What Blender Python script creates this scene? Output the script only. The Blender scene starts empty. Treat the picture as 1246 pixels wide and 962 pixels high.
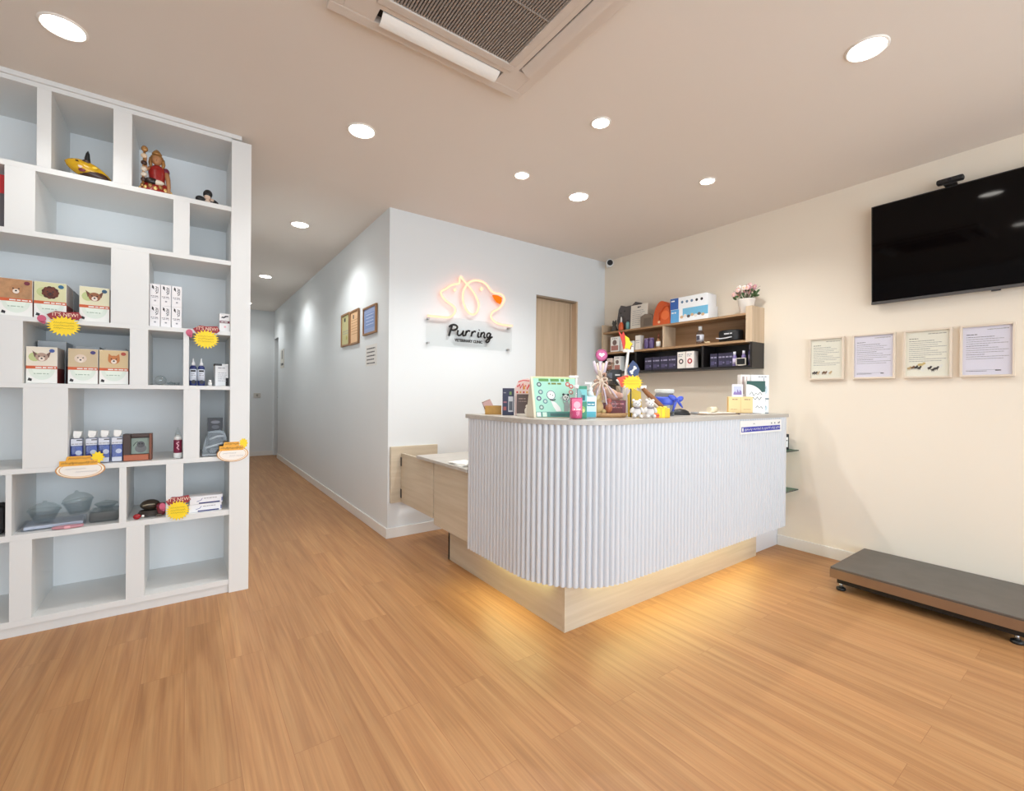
import bpy, bmesh, math, random
from mathutils import Vector, Matrix, Euler
random.seed(7)
C = bpy.context.scene.collection
PI = math.pi

# ------------------------------------------------------------------ materials
def lin(c):
    c = c / 255.0
    return c / 12.92 if c <= 0.04045 else ((c + 0.055) / 1.055) ** 2.4
def col(rgb): return (lin(rgb[0]), lin(rgb[1]), lin(rgb[2]), 1)
MATS = {}
def mat(rgb, rough=0.5, metal=0.0, spec=0.5, name=None, noise=0.0, nscale=8.0, bump=0.0):
    key = (tuple(rgb), rough, metal, spec, noise, nscale, bump)
    if key in MATS: return MATS[key]
    m = bpy.data.materials.new(name or 'paint'); m.use_nodes = True
    nt = m.node_tree; b = nt.nodes['Principled BSDF']
    b.inputs['Base Color'].default_value = col(rgb)
    b.inputs['Roughness'].default_value = rough
    b.inputs['Metallic'].default_value = metal
    b.inputs['Specular IOR Level'].default_value = spec
    if noise or bump:
        tc = nt.nodes.new('ShaderNodeTexCoord'); nz = nt.nodes.new('ShaderNodeTexNoise')
        nz.inputs['Scale'].default_value = nscale; nz.inputs['Detail'].default_value = 4
        nt.links.new(tc.outputs['Object'], nz.inputs['Vector'])
        if noise:
            mx = nt.nodes.new('ShaderNodeMix'); mx.data_type = 'RGBA'
            mx.inputs['A'].default_value = col([c * (1 - noise) for c in rgb]); mx.inputs['B'].default_value = col([min(255, c * (1 + noise)) for c in rgb])
            nt.links.new(nz.outputs['Fac'], mx.inputs['Factor']); nt.links.new(mx.outputs['Result'], b.inputs['Base Color'])
        if bump:
            bp = nt.nodes.new('ShaderNodeBump'); bp.inputs['Strength'].default_value = bump; bp.inputs['Distance'].default_value = 0.002
            nt.links.new(nz.outputs['Fac'], bp.inputs['Height']); nt.links.new(bp.outputs['Normal'], b.inputs['Normal'])
    MATS[key] = m
    return m
def emis(rgb, strength, name='glow'):
    m = bpy.data.materials.new(name); m.use_nodes = True; nt = m.node_tree
    nt.nodes.remove(nt.nodes['Principled BSDF'])
    e = nt.nodes.new('ShaderNodeEmission'); e.inputs['Color'].default_value = (*rgb, 1); e.inputs['Strength'].default_value = strength
    nt.links.new(e.outputs[0], nt.nodes['Material Output'].inputs[0])
    return m
def clear(tint=(245, 250, 252), gloss=0.16, rough=0.05, name='clear_plastic'):
    m = bpy.data.materials.new(name); m.use_nodes = True; nt = m.node_tree
    nt.nodes.remove(nt.nodes['Principled BSDF'])
    t = nt.nodes.new('ShaderNodeBsdfTransparent'); t.inputs['Color'].default_value = col(tint)
    g = nt.nodes.new('ShaderNodeBsdfGlossy'); g.inputs['Roughness'].default_value = rough
    lw = nt.nodes.new('ShaderNodeLayerWeight'); lw.inputs['Blend'].default_value = 0.35
    ma = nt.nodes.new('ShaderNodeMath'); ma.operation = 'MULTIPLY_ADD'; ma.inputs[1].default_value = gloss * 0.75; ma.inputs[2].default_value = gloss * 0.18
    mx = nt.nodes.new('ShaderNodeMixShader')
    nt.links.new(lw.outputs['Facing'], ma.inputs[0]); nt.links.new(ma.outputs[0], mx.inputs[0])
    nt.links.new(t.outputs[0], mx.inputs[1]); nt.links.new(g.outputs[0], mx.inputs[2])
    nt.links.new(mx.outputs[0], nt.nodes['Material Output'].inputs[0])
    return m
def wood(c1, c2, stretch=(30, 30, 1.6), rough=0.5, name='wood'):
    """fine streaky laminate grain; the small stretch value is the grain's direction"""
    m = bpy.data.materials.new(name); m.use_nodes = True; nt = m.node_tree; b = nt.nodes['Principled BSDF']
    tc = nt.nodes.new('ShaderNodeTexCoord'); mp = nt.nodes.new('ShaderNodeMapping'); mp.inputs['Scale'].default_value = stretch
    nz = nt.nodes.new('ShaderNodeTexNoise'); nz.inputs['Scale'].default_value = 1; nz.inputs['Detail'].default_value = 6; nz.inputs['Distortion'].default_value = 0.4
    mx = nt.nodes.new('ShaderNodeMix'); mx.data_type = 'RGBA'; mx.inputs['A'].default_value = col(c1); mx.inputs['B'].default_value = col(c2)
    cr = nt.nodes.new('ShaderNodeMapRange'); cr.inputs['From Min'].default_value = 0.3; cr.inputs['From Max'].default_value = 0.7
    nt.links.new(tc.outputs['Object'], mp.inputs['Vector']); nt.links.new(mp.outputs['Vector'], nz.inputs['Vector'])
    nt.links.new(nz.outputs['Fac'], cr.inputs['Value']); nt.links.new(cr.outputs['Result'], mx.inputs['Factor'])
    nt.links.new(mx.outputs['Result'], b.inputs['Base Color']); b.inputs['Roughness'].default_value = rough
    return m
def floor_mat():
    m = bpy.data.materials.new('laminate_floor'); m.use_nodes = True; nt = m.node_tree; b = nt.nodes['Principled BSDF']; L = nt.links.new
    tc = nt.nodes.new('ShaderNodeTexCoord')
    mp = nt.nodes.new('ShaderNodeMapping'); mp.inputs['Rotation'].default_value = (0, 0, PI / 2)
    L(tc.outputs['Object'], mp.inputs['Vector'])
    br = nt.nodes.new('ShaderNodeTexBrick'); br.inputs['Scale'].default_value = 1.0
    br.inputs['Brick Width'].default_value = 1.22; br.inputs['Row Height'].default_value = 0.152
    br.inputs['Mortar Size'].default_value = 0.0011; br.inputs['Mortar Smooth'].default_value = 0.2
    br.inputs['Color1'].default_value = (0, 0, 0, 1); br.inputs['Color2'].default_value = (1, 1, 1, 1); br.inputs['Mortar'].default_value = (0.5, 0.5, 0.5, 1)
    br.offset = 0.37
    L(mp.outputs['Vector'], br.inputs['Vector'])
    # shift the grain per plank so the streaks break at the joints
    sh = nt.nodes.new('ShaderNodeVectorMath'); sh.operation = 'MULTIPLY_ADD'; sh.inputs[1].default_value = (3.7, 9.1, 0)
    L(br.outputs['Color'], sh.inputs[0]); L(tc.outputs['Object'], sh.inputs[2])
    def grain(scale, detail, dist):
        g = nt.nodes.new('ShaderNodeMapping'); g.inputs['Scale'].default_value = scale
        L(sh.outputs[0], g.inputs['Vector'])
        n = nt.nodes.new('ShaderNodeTexNoise'); n.inputs['Scale'].default_value = 1; n.inputs['Detail'].default_value = detail; n.inputs['Distortion'].default_value = dist
        L(g.outputs[0], n.inputs['Vector']); return n
    n1 = grain((26, 1.1, 1), 5, 0.6); n2 = grain((110, 2.6, 1), 4, 0.3)
    r1 = nt.nodes.new('ShaderNodeValToRGB')
    e = r1.color_ramp.elements; e[0].position = 0.30; e[0].color = col((165, 116, 74)); e[1].position = 0.72; e[1].color = col((188, 142, 95))
    k = r1.color_ramp.elements.new(0.5); k.color = col((177, 129, 84))
    L(n1.outputs['Fac'], r1.inputs['Fac'])
    r2 = nt.nodes.new('ShaderNodeMapRange'); r2.inputs['From Min'].default_value = 0.3; r2.inputs['From Max'].default_value = 0.72
    r2.inputs['To Min'].default_value = 0.86; r2.inputs['To Max'].default_value = 1.08
    L(n2.outputs['Fac'], r2.inputs['Value'])
    m1 = nt.nodes.new('ShaderNodeMix'); m1.data_type = 'RGBA'; m1.blend_type = 'MULTIPLY'; m1.inputs['Factor'].default_value = 1
    L(r1.outputs['Color'], m1.inputs['A']); L(r2.outputs['Result'], m1.inputs['B'])
    pl = nt.nodes.new('ShaderNodeMapRange'); pl.inputs['To Min'].default_value = 0.93; pl.inputs['To Max'].default_value = 1.05
    L(br.outputs['Color'], pl.inputs['Value'])
    m2 = nt.nodes.new('ShaderNodeMix'); m2.data_type = 'RGBA'; m2.blend_type = 'MULTIPLY'; m2.inputs['Factor'].default_value = 1
    L(m1.outputs['Result'], m2.inputs['A']); L(pl.outputs['Result'], m2.inputs['B'])
    mo = nt.nodes.new('ShaderNodeMix'); mo.data_type = 'RGBA'; mo.inputs['B'].default_value = col((140, 92, 56))
    mf = nt.nodes.new('ShaderNodeMath'); mf.operation = 'MULTIPLY'; mf.inputs[1].default_value = 0.55
    L(br.outputs['Fac'], mf.inputs[0]); L(mf.outputs[0], mo.inputs['Factor'])
    L(m2.outputs['Result'], mo.inputs['A']); L(mo.outputs['Result'], b.inputs['Base Color'])
    b.inputs['Roughness'].default_value = 0.42; b.inputs['Specular IOR Level'].default_value = 0.35
    bp = nt.nodes.new('ShaderNodeBump'); bp.inputs['Strength'].default_value = 0.10; bp.inputs['Distance'].default_value = 0.001
    L(n2.outputs['Fac'], bp.inputs['Height']); L(bp.outputs['Normal'], b.inputs['Normal'])
    return m

WHITE = mat((240, 240, 238), 0.4); SHELF = mat((226, 227, 226), 0.42, name='white_laminate')
WALL = mat((225, 229, 231), 0.75, spec=0.2, name='wall_paint', noise=0.012, nscale=1.3)
WALLC = mat((234, 224, 208), 0.75, spec=0.2, name='cream_wall_paint', noise=0.012, nscale=1.2)
CEIL = mat((226, 219, 211), 0.8, spec=0.2, name='ceiling_paint', noise=0.012, nscale=1.1)
BLACK = mat((16, 16, 18), 0.45); DKGREY = mat((60, 60, 64), 0.5); GREY = mat((128, 128, 130), 0.5)
RED = mat((186, 30, 36), 0.45); ORANGE = mat((214, 92, 36), 0.45); YELLOW = mat((252, 218, 24), 0.5); NAVY = mat((36, 44, 92), 0.45)
CREAM = mat((238, 226, 200), 0.5); GOLD = mat((190, 138, 58), 0.35, metal=0.6); SILVER = mat((190, 190, 192), 0.3, metal=0.9)
LTBLUE = mat((150, 205, 225), 0.45); TEAL = mat((60, 160, 170), 0.45); GREEN = mat((60, 140, 80), 0.5); PINK = mat((236, 90, 140), 0.4)
LPINK = mat((240, 180, 190), 0.5); BROWN = mat((92, 58, 40), 0.5); MAROON = mat((110, 22, 48), 0.45); BLUE = mat((56, 84, 190), 0.45)
INK = mat((40, 38, 42), 0.6); LINK = mat((150, 150, 158), 0.6); PALE = mat((222, 232, 222), 0.45)
CLEAR = clear((253, 254, 254), .08); CLEARG = clear((247, 250, 250), 0.35); CLEARDK = clear((243, 246, 247), 0.32)
OAK = wood((197, 182, 158), (212, 199, 178), (1.6, 30, 30), name='pale_oak_laminate')      # grain along X
OAKY = wood((197, 182, 158), (212, 199, 178), (30, 1.6, 30), name='pale_oak_laminate_side')  # grain along Y
OAKZ = wood((190, 166, 138), (208, 186, 158), (30, 30, 1.4), name='oak_door_laminate')
WALNUT = wood((150, 116, 82), (174, 140, 104), (30, 1.6, 30), name='brown_shelf_wood')
TOPM = wood((176, 170, 162), (192, 187, 179), (2, 24, 24), 0.35, name='counter_top_laminate')

# ------------------------------------------------------------------ mesh builder
class P:
    def __init__(s): s.bm = bmesh.new(); s.mats = []
    def mi(s, m):
        if m not in s.mats: s.mats.append(m)
        return s.mats.index(m)
    def _fin(s, faces, m, smooth=False):
        i = s.mi(m)
        for f in faces: f.material_index = i; f.smooth = smooth
        return s
    def box(s, x0, x1, y0, y1, z0, z1, m, bev=0.0):
        n0 = set(s.bm.faces)
        v = [s.bm.verts.new(p) for p in ((x0,y0,z0),(x1,y0,z0),(x1,y1,z0),(x0,y1,z0),(x0,y0,z1),(x1,y0,z1),(x1,y1,z1),(x0,y1,z1))]
        fs = [s.bm.faces.new([v[i] for i in q]) for q in ((3,2,1,0),(4,5,6,7),(0,1,5,4),(1,2,6,5),(2,3,7,6),(3,0,4,7))]
        if bev:
            es = list({e for f in fs for e in f.edges})
            bmesh.ops.bevel(s.bm, geom=es, offset=bev, segments=2, affect='EDGES', profile=0.5)
            fs = [f for f in s.bm.faces if f not in n0]
        return s._fin(fs, m)
    def prism(s, poly, a, b, m, axis='y', smooth=False):
        """closed prism over a 2D outline: axis y -> (x,z) outline, z -> (x,y), x -> (y,z)"""
        f3 = {'y': lambda p, t: (p[0], t, p[1]), 'z': lambda p, t: (p[0], p[1], t), 'x': lambda p, t: (t, p[0], p[1])}[axis]
        A = [s.bm.verts.new(f3(p, a)) for p in poly]; B = [s.bm.verts.new(f3(p, b)) for p in poly]; n = len(poly)
        caps = [s.bm.faces.new(A), s.bm.faces.new(B[::-1])]
        side = [s.bm.faces.new((A[i], B[i], B[(i+1) % n], A[(i+1) % n])) for i in range(n)]
        s._fin(caps, m); return s._fin(side, m, smooth)
    def lathe(s, prof, c, m, seg=20, axis='z', M=None, caps=True):
        rings = []
        for r, h in prof:
            ring = []
            for k in range(seg):
                a = 2 * PI * k / seg; p = (r * math.cos(a), r * math.sin(a), h)
                p = {'z': p, 'y': (p[0], p[2], p[1]), 'x': (p[2], p[0], p[1])}[axis]
                p = Vector(p)
                if M is not None: p = M @ p
                ring.append(s.bm.verts.new((p[0] + c[0], p[1] + c[1], p[2] + c[2])))
            rings.append(ring)
        fs = []
        for a, b in zip(rings, rings[1:]):
            for k in range(seg): fs.append(s.bm.faces.new((a[k], a[(k+1) % seg], b[(k+1) % seg], b[k])))
        s._fin(fs, m, True)
        if caps: s._fin([s.bm.faces.new(rings[0][::-1]), s.bm.faces.new(rings[-1])], m)
        return s
    def cyl(s, c, r, h, m, seg=20, axis='z'): return s.lathe([(r, 0), (r, h)], c, m, seg, axis)
    def ball(s, c, r, m, seg=16, rot=None):
        if not isinstance(r, tuple): r = (r, r, r)
        g = bmesh.ops.create_uvsphere(s.bm, u_segments=seg, v_segments=max(8, seg * 2 // 3), radius=1)
        R = rot.to_matrix().to_4x4() if rot else Matrix()
        mm = Matrix.Translation(c) @ R @ Matrix.Diagonal((*r, 1))
        bmesh.ops.transform(s.bm, matrix=mm, verts=g['verts'])
        return s._fin({f for v in g['verts'] for f in v.link_faces}, m, True)
    def tube(s, path, r, m, seg=8, closed=False):
        pts = [Vector(p) for p in path]; n = len(pts); rings = []
        rr = r if isinstance(r, (list, tuple)) else [r] * n
        up = Vector((0.13, 0.97, 0.2)).normalized()
        for i, p in enumerate(pts):
            t = (pts[min(n-1, i+1)] - pts[max(0, i-1)])
            t = t.normalized() if t.length > 1e-9 else Vector((0, 0, 1))
            u = up if abs(t.dot(up)) < 0.95 else Vector((1, 0, 0))
            a = t.cross(u).normalized(); b = a.cross(t)
            rings.append([s.bm.verts.new(p + rr[i] * (math.cos(2*PI*k/seg) * a + math.sin(2*PI*k/seg) * b)) for k in range(seg)])
        fs = []
        for a, b in zip(rings, rings[1:]):
            for k in range(seg): fs.append(s.bm.faces.new((a[k], a[(k+1) % seg], b[(k+1) % seg], b[k])))
        s._fin(fs, m, True)
        s._fin([s.bm.faces.new(rings[0][::-1]), s.bm.faces.new(rings[-1])], m)
        return s
    # ---- flat printing on a front that faces -Y, layer by layer
    def rect(s, u0, u1, v0, v1, y, m, lay=1): return s.box(u0, u1, y - 0.0004 * lay, y, v0, v1, m)
    def disc(s, u, v, r, y, m, lay=1, seg=20, rv=None, a0=0, a1=2*PI):
        rv = rv or r; n = seg
        full = abs(a1 - a0 - 2*PI) < 1e-6
        pts = [(u + r * math.cos(a0 + (a1-a0) * k / (n if full else n-1)), v + rv * math.sin(a0 + (a1-a0) * k / (n if full else n-1))) for k in range(n)]
        return s.prism(pts, y - 0.0004 * lay, y, m)
    def shape(s, pts, y, m, lay=1): return s.prism(pts, y - 0.0004 * lay, y, m)
    def stroke(s, pts, w, y, m, th=0.0008):
        """one continuous flat ribbon along a 2D line"""
        n = len(pts); L = []; R = []
        for i in range(n):
            a = Vector(pts[max(0, i-1)]); b = Vector(pts[min(n-1, i+1)]); t = (b - a); t = t.normalized() if t.length else Vector((1, 0))
            k = Vector((-t.y, t.x)) * (w / 2 if not callable(w) else w(i / max(1, n-1)) / 2); p = Vector(pts[i]); L.append(p + k); R.append(p - k)
        i = s.mi(m); V = []
        for l, r in zip(L, R): V.append([s.bm.verts.new((q[0], yy, q[1])) for yy in (y - th, y) for q in (l, r)])
        fs = []
        for a, b in zip(V, V[1:]): fs += [s.bm.faces.new((a[0], a[1], b[1], b[0])), s.bm.faces.new((a[3], a[2], b[2], b[3])), s.bm.faces.new((a[0], b[0], b[2], a[2])), s.bm.faces.new((b[1], a[1], a[3], b[3]))]
        fs += [s.bm.faces.new((V[0][1], V[0][0], V[0][2], V[0][3])), s.bm.faces.new((V[-1][0], V[-1][1], V[-1][3], V[-1][2]))]
        return s._fin(fs, m)
    def words(s, u0, u1, v, h, y, m, lay=2, seed=0):
        rn = random.Random(seed + int(v * 9000)); u = u0
        while u < u1 - h:
            w = min(u1 - u, h * rn.uniform(1.2, 4.5)); s.rect(u, u + w, v, v + h, y, m, lay); u += w + h * 0.7
        return s
    def scrawl(s, u0, u1, v, h, y, m, seed=0, w=None):
        rn = random.Random(seed); n = max(4, int((u1 - u0) / (h * 0.45))); pts = []
        for k in range(n): pts.append((u0 + (u1-u0) * k / (n-1), v + h * (0.15 + 0.7 * (k % 2)) + h * rn.uniform(-.2, .2)))
        return s.stroke(pts, w or h * 0.22, y, m)
    def text(s, body, u, v, size, y, m, th=0.0008, align='CENTER', shear=0.0, sx=1.0, bold=0.0):
        cu = bpy.data.curves.new('t', 'FONT'); cu.body = body; cu.size = size; cu.align_x = align; cu.align_y = 'CENTER'; cu.shear = shear
        cu.resolution_u = 3; cu.offset = bold; cu.extrude = th / 2
        o = bpy.data.objects.new('t', cu); C.objects.link(o); bpy.context.view_layer.update()
        me = bpy.data.meshes.new_from_object(o.evaluated_get(bpy.context.evaluated_depsgraph_get()))
        me.transform(Matrix.Translation((u, y - th / 2, v)) @ Matrix.Rotation(PI / 2, 4, 'X') @ Matrix.Diagonal((sx, 1, 1, 1)))
        n0 = set(s.bm.faces); s.bm.from_mesh(me)
        s._fin([f for f in s.bm.faces if f not in n0], m)
        bpy.data.objects.remove(o); bpy.data.curves.remove(cu); bpy.data.meshes.remove(me)
        return s
    def xf(s, M):
        bmesh.ops.transform(s.bm, matrix=M, verts=list(s.bm.verts)); return s
    def build(s, name, parent=None, loc=(0, 0, 0), rz=0, label=None):
        bmesh.ops.recalc_face_normals(s.bm, faces=list(s.bm.faces))
        me = bpy.data.meshes.new(name); s.bm.to_mesh(me); s.bm.free()
        for m in s.mats: me.materials.append(m)
        o = bpy.data.objects.new(name, me); C.objects.link(o); o.location = loc; o.rotation_euler = (0, 0, rz)
        if parent: o.parent = parent
        if label: o['label'] = label
        return o
def thing(name, label, cat, loc=(0, 0, 0), rz=0, group=None):
    o = bpy.data.objects.new(name, None); C.objects.link(o); o.empty_display_size = 0.05
    o.location = loc; o.rotation_euler = (0, 0, rz); o['label'] = label; o['category'] = cat
    if group: o['group'] = group
    return o
def tag(o, label, cat, group=None):
    o['label'] = label; o['category'] = cat
    if group: o['group'] = group
    return o
def struct(p, name): o = p.build(name); o['kind'] = 'structure'; return o
def dup(root, loc, rz=None, label=None, group=None):
    r = root.copy(); C.objects.link(r); r.location = loc
    if rz is not None: r.rotation_euler = (0, 0, rz)
    if label: r['label'] = label
    if group: r['group'] = group
    for ch in list(root.children):
        c = ch.copy(); C.objects.link(c); c.parent = r
        for g in list(ch.children):
            d = g.copy(); C.objects.link(d); d.parent = c
    return r
# ------------------------------------------------------------------ the room (X along the sign wall, Y down the corridor)
H = 2.80; XR = 4.01; YS = 3.72; XC = 1.385; YE = 9.93; XL = -2.0; YB = -2.4
struct(P().box(XL - .1, XR + .1, YB - .1, YE + .1, -0.1, 0, floor_mat()), 'floor')
struct(P().box(XL - .1, XR + .1, YB - .1, YE + .1, H, H + .1, CEIL), 'ceiling')
struct(P().box(XR, XR + .1, YB, YS + .2, 0, H, WALLC), 'wall_right')
# sign wall with the door recess
w = P(); w.box(XC, 2.975, YS, YS + .2, 0, H, WALL); w.box(3.575, XR, YS, YS + .2, 0, H, WALL); w.box(2.975, 3.575, YS, YS + .2, 2.28, H, WALL)
struct(w, 'wall_front')
w = P(); w.box(XC, XC + .12, YS + .2, 9.42, 0, H, WALL); w.box(XC, XC + .12, 9.42, YE, 2.26, H, WALL); w.box(XC + .0, XC + .12, 9.88, YE, 0, 2.26, WALL)
struct(w, 'wall_corridor_right')
struct(P().box(.22, .32, 3.735, YE, 0, H, WALL), 'wall_corridor_left')
struct(P().box(.22, XC + .12, YE, YE + .1, 0, H, WALL), 'wall_corridor_end')
struct(P().box(XL, .22, 3.735, 3.83, 0, H, WALL), 'wall_behind_shelf')
struct(P().box(XL - .1, XL, YB, 3.83, 0, H, WALL), 'wall_left')
# street side: low sill, header and the storefront glazing bars (behind the camera)
w = P(); w.box(XL, XR, YB - .1, YB, 0, .08, WALL); w.box(XL, XR, YB - .1, YB, 2.62, H, WALL); w.box(XL, XL + .2, YB - .1, YB, .08, 2.62, WALL); w.box(XR - .2, XR, YB - .1, YB, .08, 2.62, WALL)
struct(w, 'wall_back')
w = P(); ALU = mat((170, 172, 174), 0.4, metal=0.7)
for x in (XL + .2, -.45, 1.0, 2.4, XR - .26): w.box(x, x + .06, YB - .08, YB - .02, .08, 2.62, ALU)
w.box(XL + .2, XR - .2, YB - .08, YB - .02, .08, .14, ALU); w.box(XL + .2, XR - .2, YB - .08, YB - .02, 2.56, 2.62, ALU)
struct(w, 'window_1')
# skirting boards
BASE = mat((232, 231, 228), 0.45)
struct(P().box(XC, 2.975, YS - .014, YS, 0, .085, BASE, .002), 'baseboard_front')
struct(P().box(XC - .013, XC, YS - .012, 9.42, 0, .085, BASE, .002), 'baseboard_corridor_right')
struct(P().box(.32, XC - .013, YE - .013, YE, 0, .085, BASE, .002), 'baseboard_corridor_end')
struct(P().box(XR - .013, XR, YB, 1.765, 0, .085, BASE, .002), 'baseboard_right')
# sliding wooden door in its recess
d = P().box(2.975, 3.575, YS + .075, YS + .115, 0, 2.278, OAKZ); d.rect(3.525, 3.532, .0, 2.278, YS + .075, mat((120, 98, 76), .6), 4)
door = struct(d, 'door_1')
j = P().box(3.555, 3.575, YS + .001, YS + .075, 0, 2.279, OAKZ); j.box(2.976, 3.555, YS + .001, YS + .075, 2.262, 2.279, mat((150, 136, 118), .6))
struct(j, 'trim_1')
# grey door at the far end of the corridor
DG = mat((96, 94, 90), 0.55)
d = P().box(XC + .08, XC + .115, 9.425, 9.875, 0, 2.255, DG); dd = struct(d, 'door_2')
h = P().cyl((XC + .08, 9.48, 1.13), .012, -.05, BLACK, 12, 'x'); h.box(XC + .02, XC + .04, 9.47, 9.6, 1.12, 1.14, BLACK, .004); h.build('door_handle', dd)

# ------------------------------------------------------------------ downlights
LENS = emis((1.0, 0.95, 0.88), 26.0, 'lamp_lens')
RIM = mat((238, 232, 224), 0.5)
def spot(x, y, power, size=math.radians(138), blend=0.7, color=(0.98, 1.0, 0.99)):
    l = bpy.data.lights.new('downlight_beam', 'SPOT'); l.energy = power; l.color = color; l.spot_size = size; l.spot_blend = blend; l.shadow_soft_size = 0.0
    o = bpy.data.objects.new('downlight_beam', l); C.objects.link(o); o.location = (x, y, H - .03)
    return o
def downlight(x, y, r, label, power, group, **k):
    t = thing('ceiling_light', label, 'ceiling light', (x, y, H), 0, group)
    p = P(); p.lathe([(r + .012, 0), (r + .012, -.004), (r + .004, -.008), (r, -.004), (r, 0)], (0, 0, 0), RIM, 32, caps=False); p.build('rim', t)
    P().lathe([(r - .001, -.0006), (r * .8, -.005), (r * .3, -.0065)], (0, 0, 0), LENS, 32).build('lens', t)
    s = spot(x, y, power, **k); s.parent = t; s.location = (0, 0, -.03)
    return t
BIGP = 19; SMP = 37
G1, G2 = 'large round ceiling downlights', 'small round ceiling downlights over the reception counter'
downlight(-.443, 2.737, .07, 'large bright downlight in ceiling above the white display shelves', 11, G1)
downlight(.842, 2.74, .07, 'large bright downlight at the mouth of the corridor, beside the display shelf end', 14, G1)
downlight(.852, 4.613, .07, 'nearest bright downlight inside the corridor, above the framed certificates', 30, G1)
downlight(.86, 6.96, .07, 'middle downlight deeper in the corridor ceiling', 28, G1)
downlight(.855, 9.25, .07, 'farthest corridor downlight, half hidden behind the shelf end', 18, G1)
downlight(2.478, .735, .07, 'large bright downlight in the ceiling nearest the television', BIGP, G1)
downlight(2.512, 2.617, .07, 'large oval-looking downlight over the counter, nearest the security camera corner', 26, G1)
downlight(.842, .735, .07, 'large downlight in front of the air conditioner, reflected in the television', BIGP, G1)
downlight(1.929, 1.833, .046, 'small downlight between the air conditioner and the counter', SMP, G2)
downlight(1.942, 2.606, .046, 'small downlight in ceiling nearest the glowing neon sign', SMP, G2)
downlight(3.08, 1.864, .046, 'small downlight over the wall shelf end of the counter', SMP, G2)

# ------------------------------------------------------------------ ceiling cassette air conditioner
ac = thing('air_conditioner', 'white square cassette air conditioner with dark slatted grille in the ceiling', 'air conditioner', (.92, 1.44, H))
ACW = mat((214, 204, 194), 0.5)
p = P()
# face panel: outer frame, with openings for the grille and the four outlets
ho, hi_, gi = .475, .425, .285
for a, b_, c, d_ in ((-ho, ho, hi_, ho), (-ho, ho, -ho, -hi_), (-ho, -hi_, -hi_, hi_), (hi_, ho, -hi_, hi_)): p.box(a, b_, c, d_, -.035, 0, ACW, .004)
for sx in (-1, 1):
    for sy in (-1, 1):
        a, b_ = sorted((sx * .30, sx * hi_)); c, d_ = sorted((sy * .30, sy * hi_)); p.box(a, b_, c, d_, -.034, 0, ACW)
for k in range(4):
    q = P(); q.box(-.30, .30, .325, .352, -.034, 0, ACW)
    M = Matrix.Rotation(k * PI / 2, 4, 'Z'); q.xf(M)
    me = bpy.data.meshes.new('tmp'); q.bm.to_mesh(me); n0 = set(p.bm.faces); p.bm.from_mesh(me); p._fin([f for f in p.bm.faces if f not in n0], ACW)
p.box(-.43, .43, -.43, .43, -.004, 0, mat((40, 36, 34), .8))
p.build('face_panel', ac)
p = P(); GR = mat((206, 196, 186), 0.5); SL = mat((150, 140, 132), 0.5)
for a, b_, c, d_ in ((-.325, .325, .285, .325), (-.325, .325, -.325, -.285), (-.325, -.285, -.285, .285), (.285, .325, -.285, .285)): p.box(a, b_, c, d_, -.040, -.005, GR, .003)
for k in range(46):
    x = -.285 + .57 * (k + .5) / 46; p.box(x - .0036, x + .0036, -.285, .285, -.034, -.012, SL)
p.box(-.285, .285, -.003, .003, -.036, -.012, SL)
p.build('grille', ac)
VAN = mat((235, 233, 228), 0.4)
for k in range(4):
    p = P(); n = 8; pts = []
    for i in range(n + 1): t = i / n; pts.append((.358 + .052 * t, -.036 - .026 * math.sin(t * 1.5) * (1 - .2 * t)))
    pts2 = [(y, z + .006) for y, z in pts[::-1]]
    p.prism([(y, z) for y, z in pts + pts2], -.285, .285, VAN if k == 0 else ACW, 'x')
    p.xf(Matrix.Rotation(-k * PI / 2, 4, 'Z')); p.build('louvre', ac)

# ------------------------------------------------------------------ reception counter
XF, YF, RC, ZB, ZT = 1.475, 1.595, .42, .240, 1.075     # left face, front face, corner radius, bottom and top of the fluted panel
def outline(off=0.0, step=None, y_end=2.525, x_end=3.735):
    """points along the counter's face from its rear left end round the corner to its right end, with outward normals"""
    pts = []; L1 = y_end - (YF + RC); L2 = RC * PI / 2; L3 = x_end - (XF + RC); tot = L1 + L2 + L3
    n = int(tot / (step or .02)); 
    for i in range(n + 1):
        s = tot * i / n
        if s <= L1: q, nn = (XF, y_end - s), (-1, 0)
        elif s <= L1 + L2:
            a = (s - L1) / RC; q = (XF + RC - RC * math.cos(a), YF + RC - RC * math.sin(a)); nn = (-math.cos(a), -math.sin(a))
        else: q, nn = (XF + RC + s - L1 - L2, YF), (0, -1)
        pts.append((s, (q[0] + nn[0] * off, q[1] + nn[1] * off), nn))
    return pts, tot
ct = thing('reception_counter', 'curved reception counter with white fluted front on pale wooden plinth', 'counter', (2.5, 1.9, 0))
O = Vector((-2.5, -1.9, 0))
def cbuild(p, name, label=None): p.xf(Matrix.Translation(O)); return p.build(name, ct, label=label)
pitch = .0332
pp, tot = outline(0, pitch / 12)
face = []
for s, q, nn in pp:
    if s > tot - .038: dd_ = .006
    else: dd_ = .0215 * max(0, 1 - (2 * ((s / pitch) % 1) - 1) ** 2) ** .6 - .0105
    face.append((q[0] + nn[0] * dd_, q[1] + nn[1] * dd_))
inner = [(q[0] - nn[0] * .022, q[1] - nn[1] * .022) for s, q, nn in outline(0, .03)[0]]
REED = mat((212, 215, 220), 0.42, name='white_fluted_panel')
cbuild(P().prism(face + inner[::-1], ZB, ZT, REED, 'z'), 'fluted_panel')
top = [q for s, q, nn in outline(.014, .02, 2.545, 3.75)[0]]
back = [(3.75, 2.02), (2.0, 2.02), (1.93, 2.09), (1.93, 2.545)]
cbuild(P().prism(top + back, ZT, 1.10, TOPM, 'z'), 'counter_top')
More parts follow.
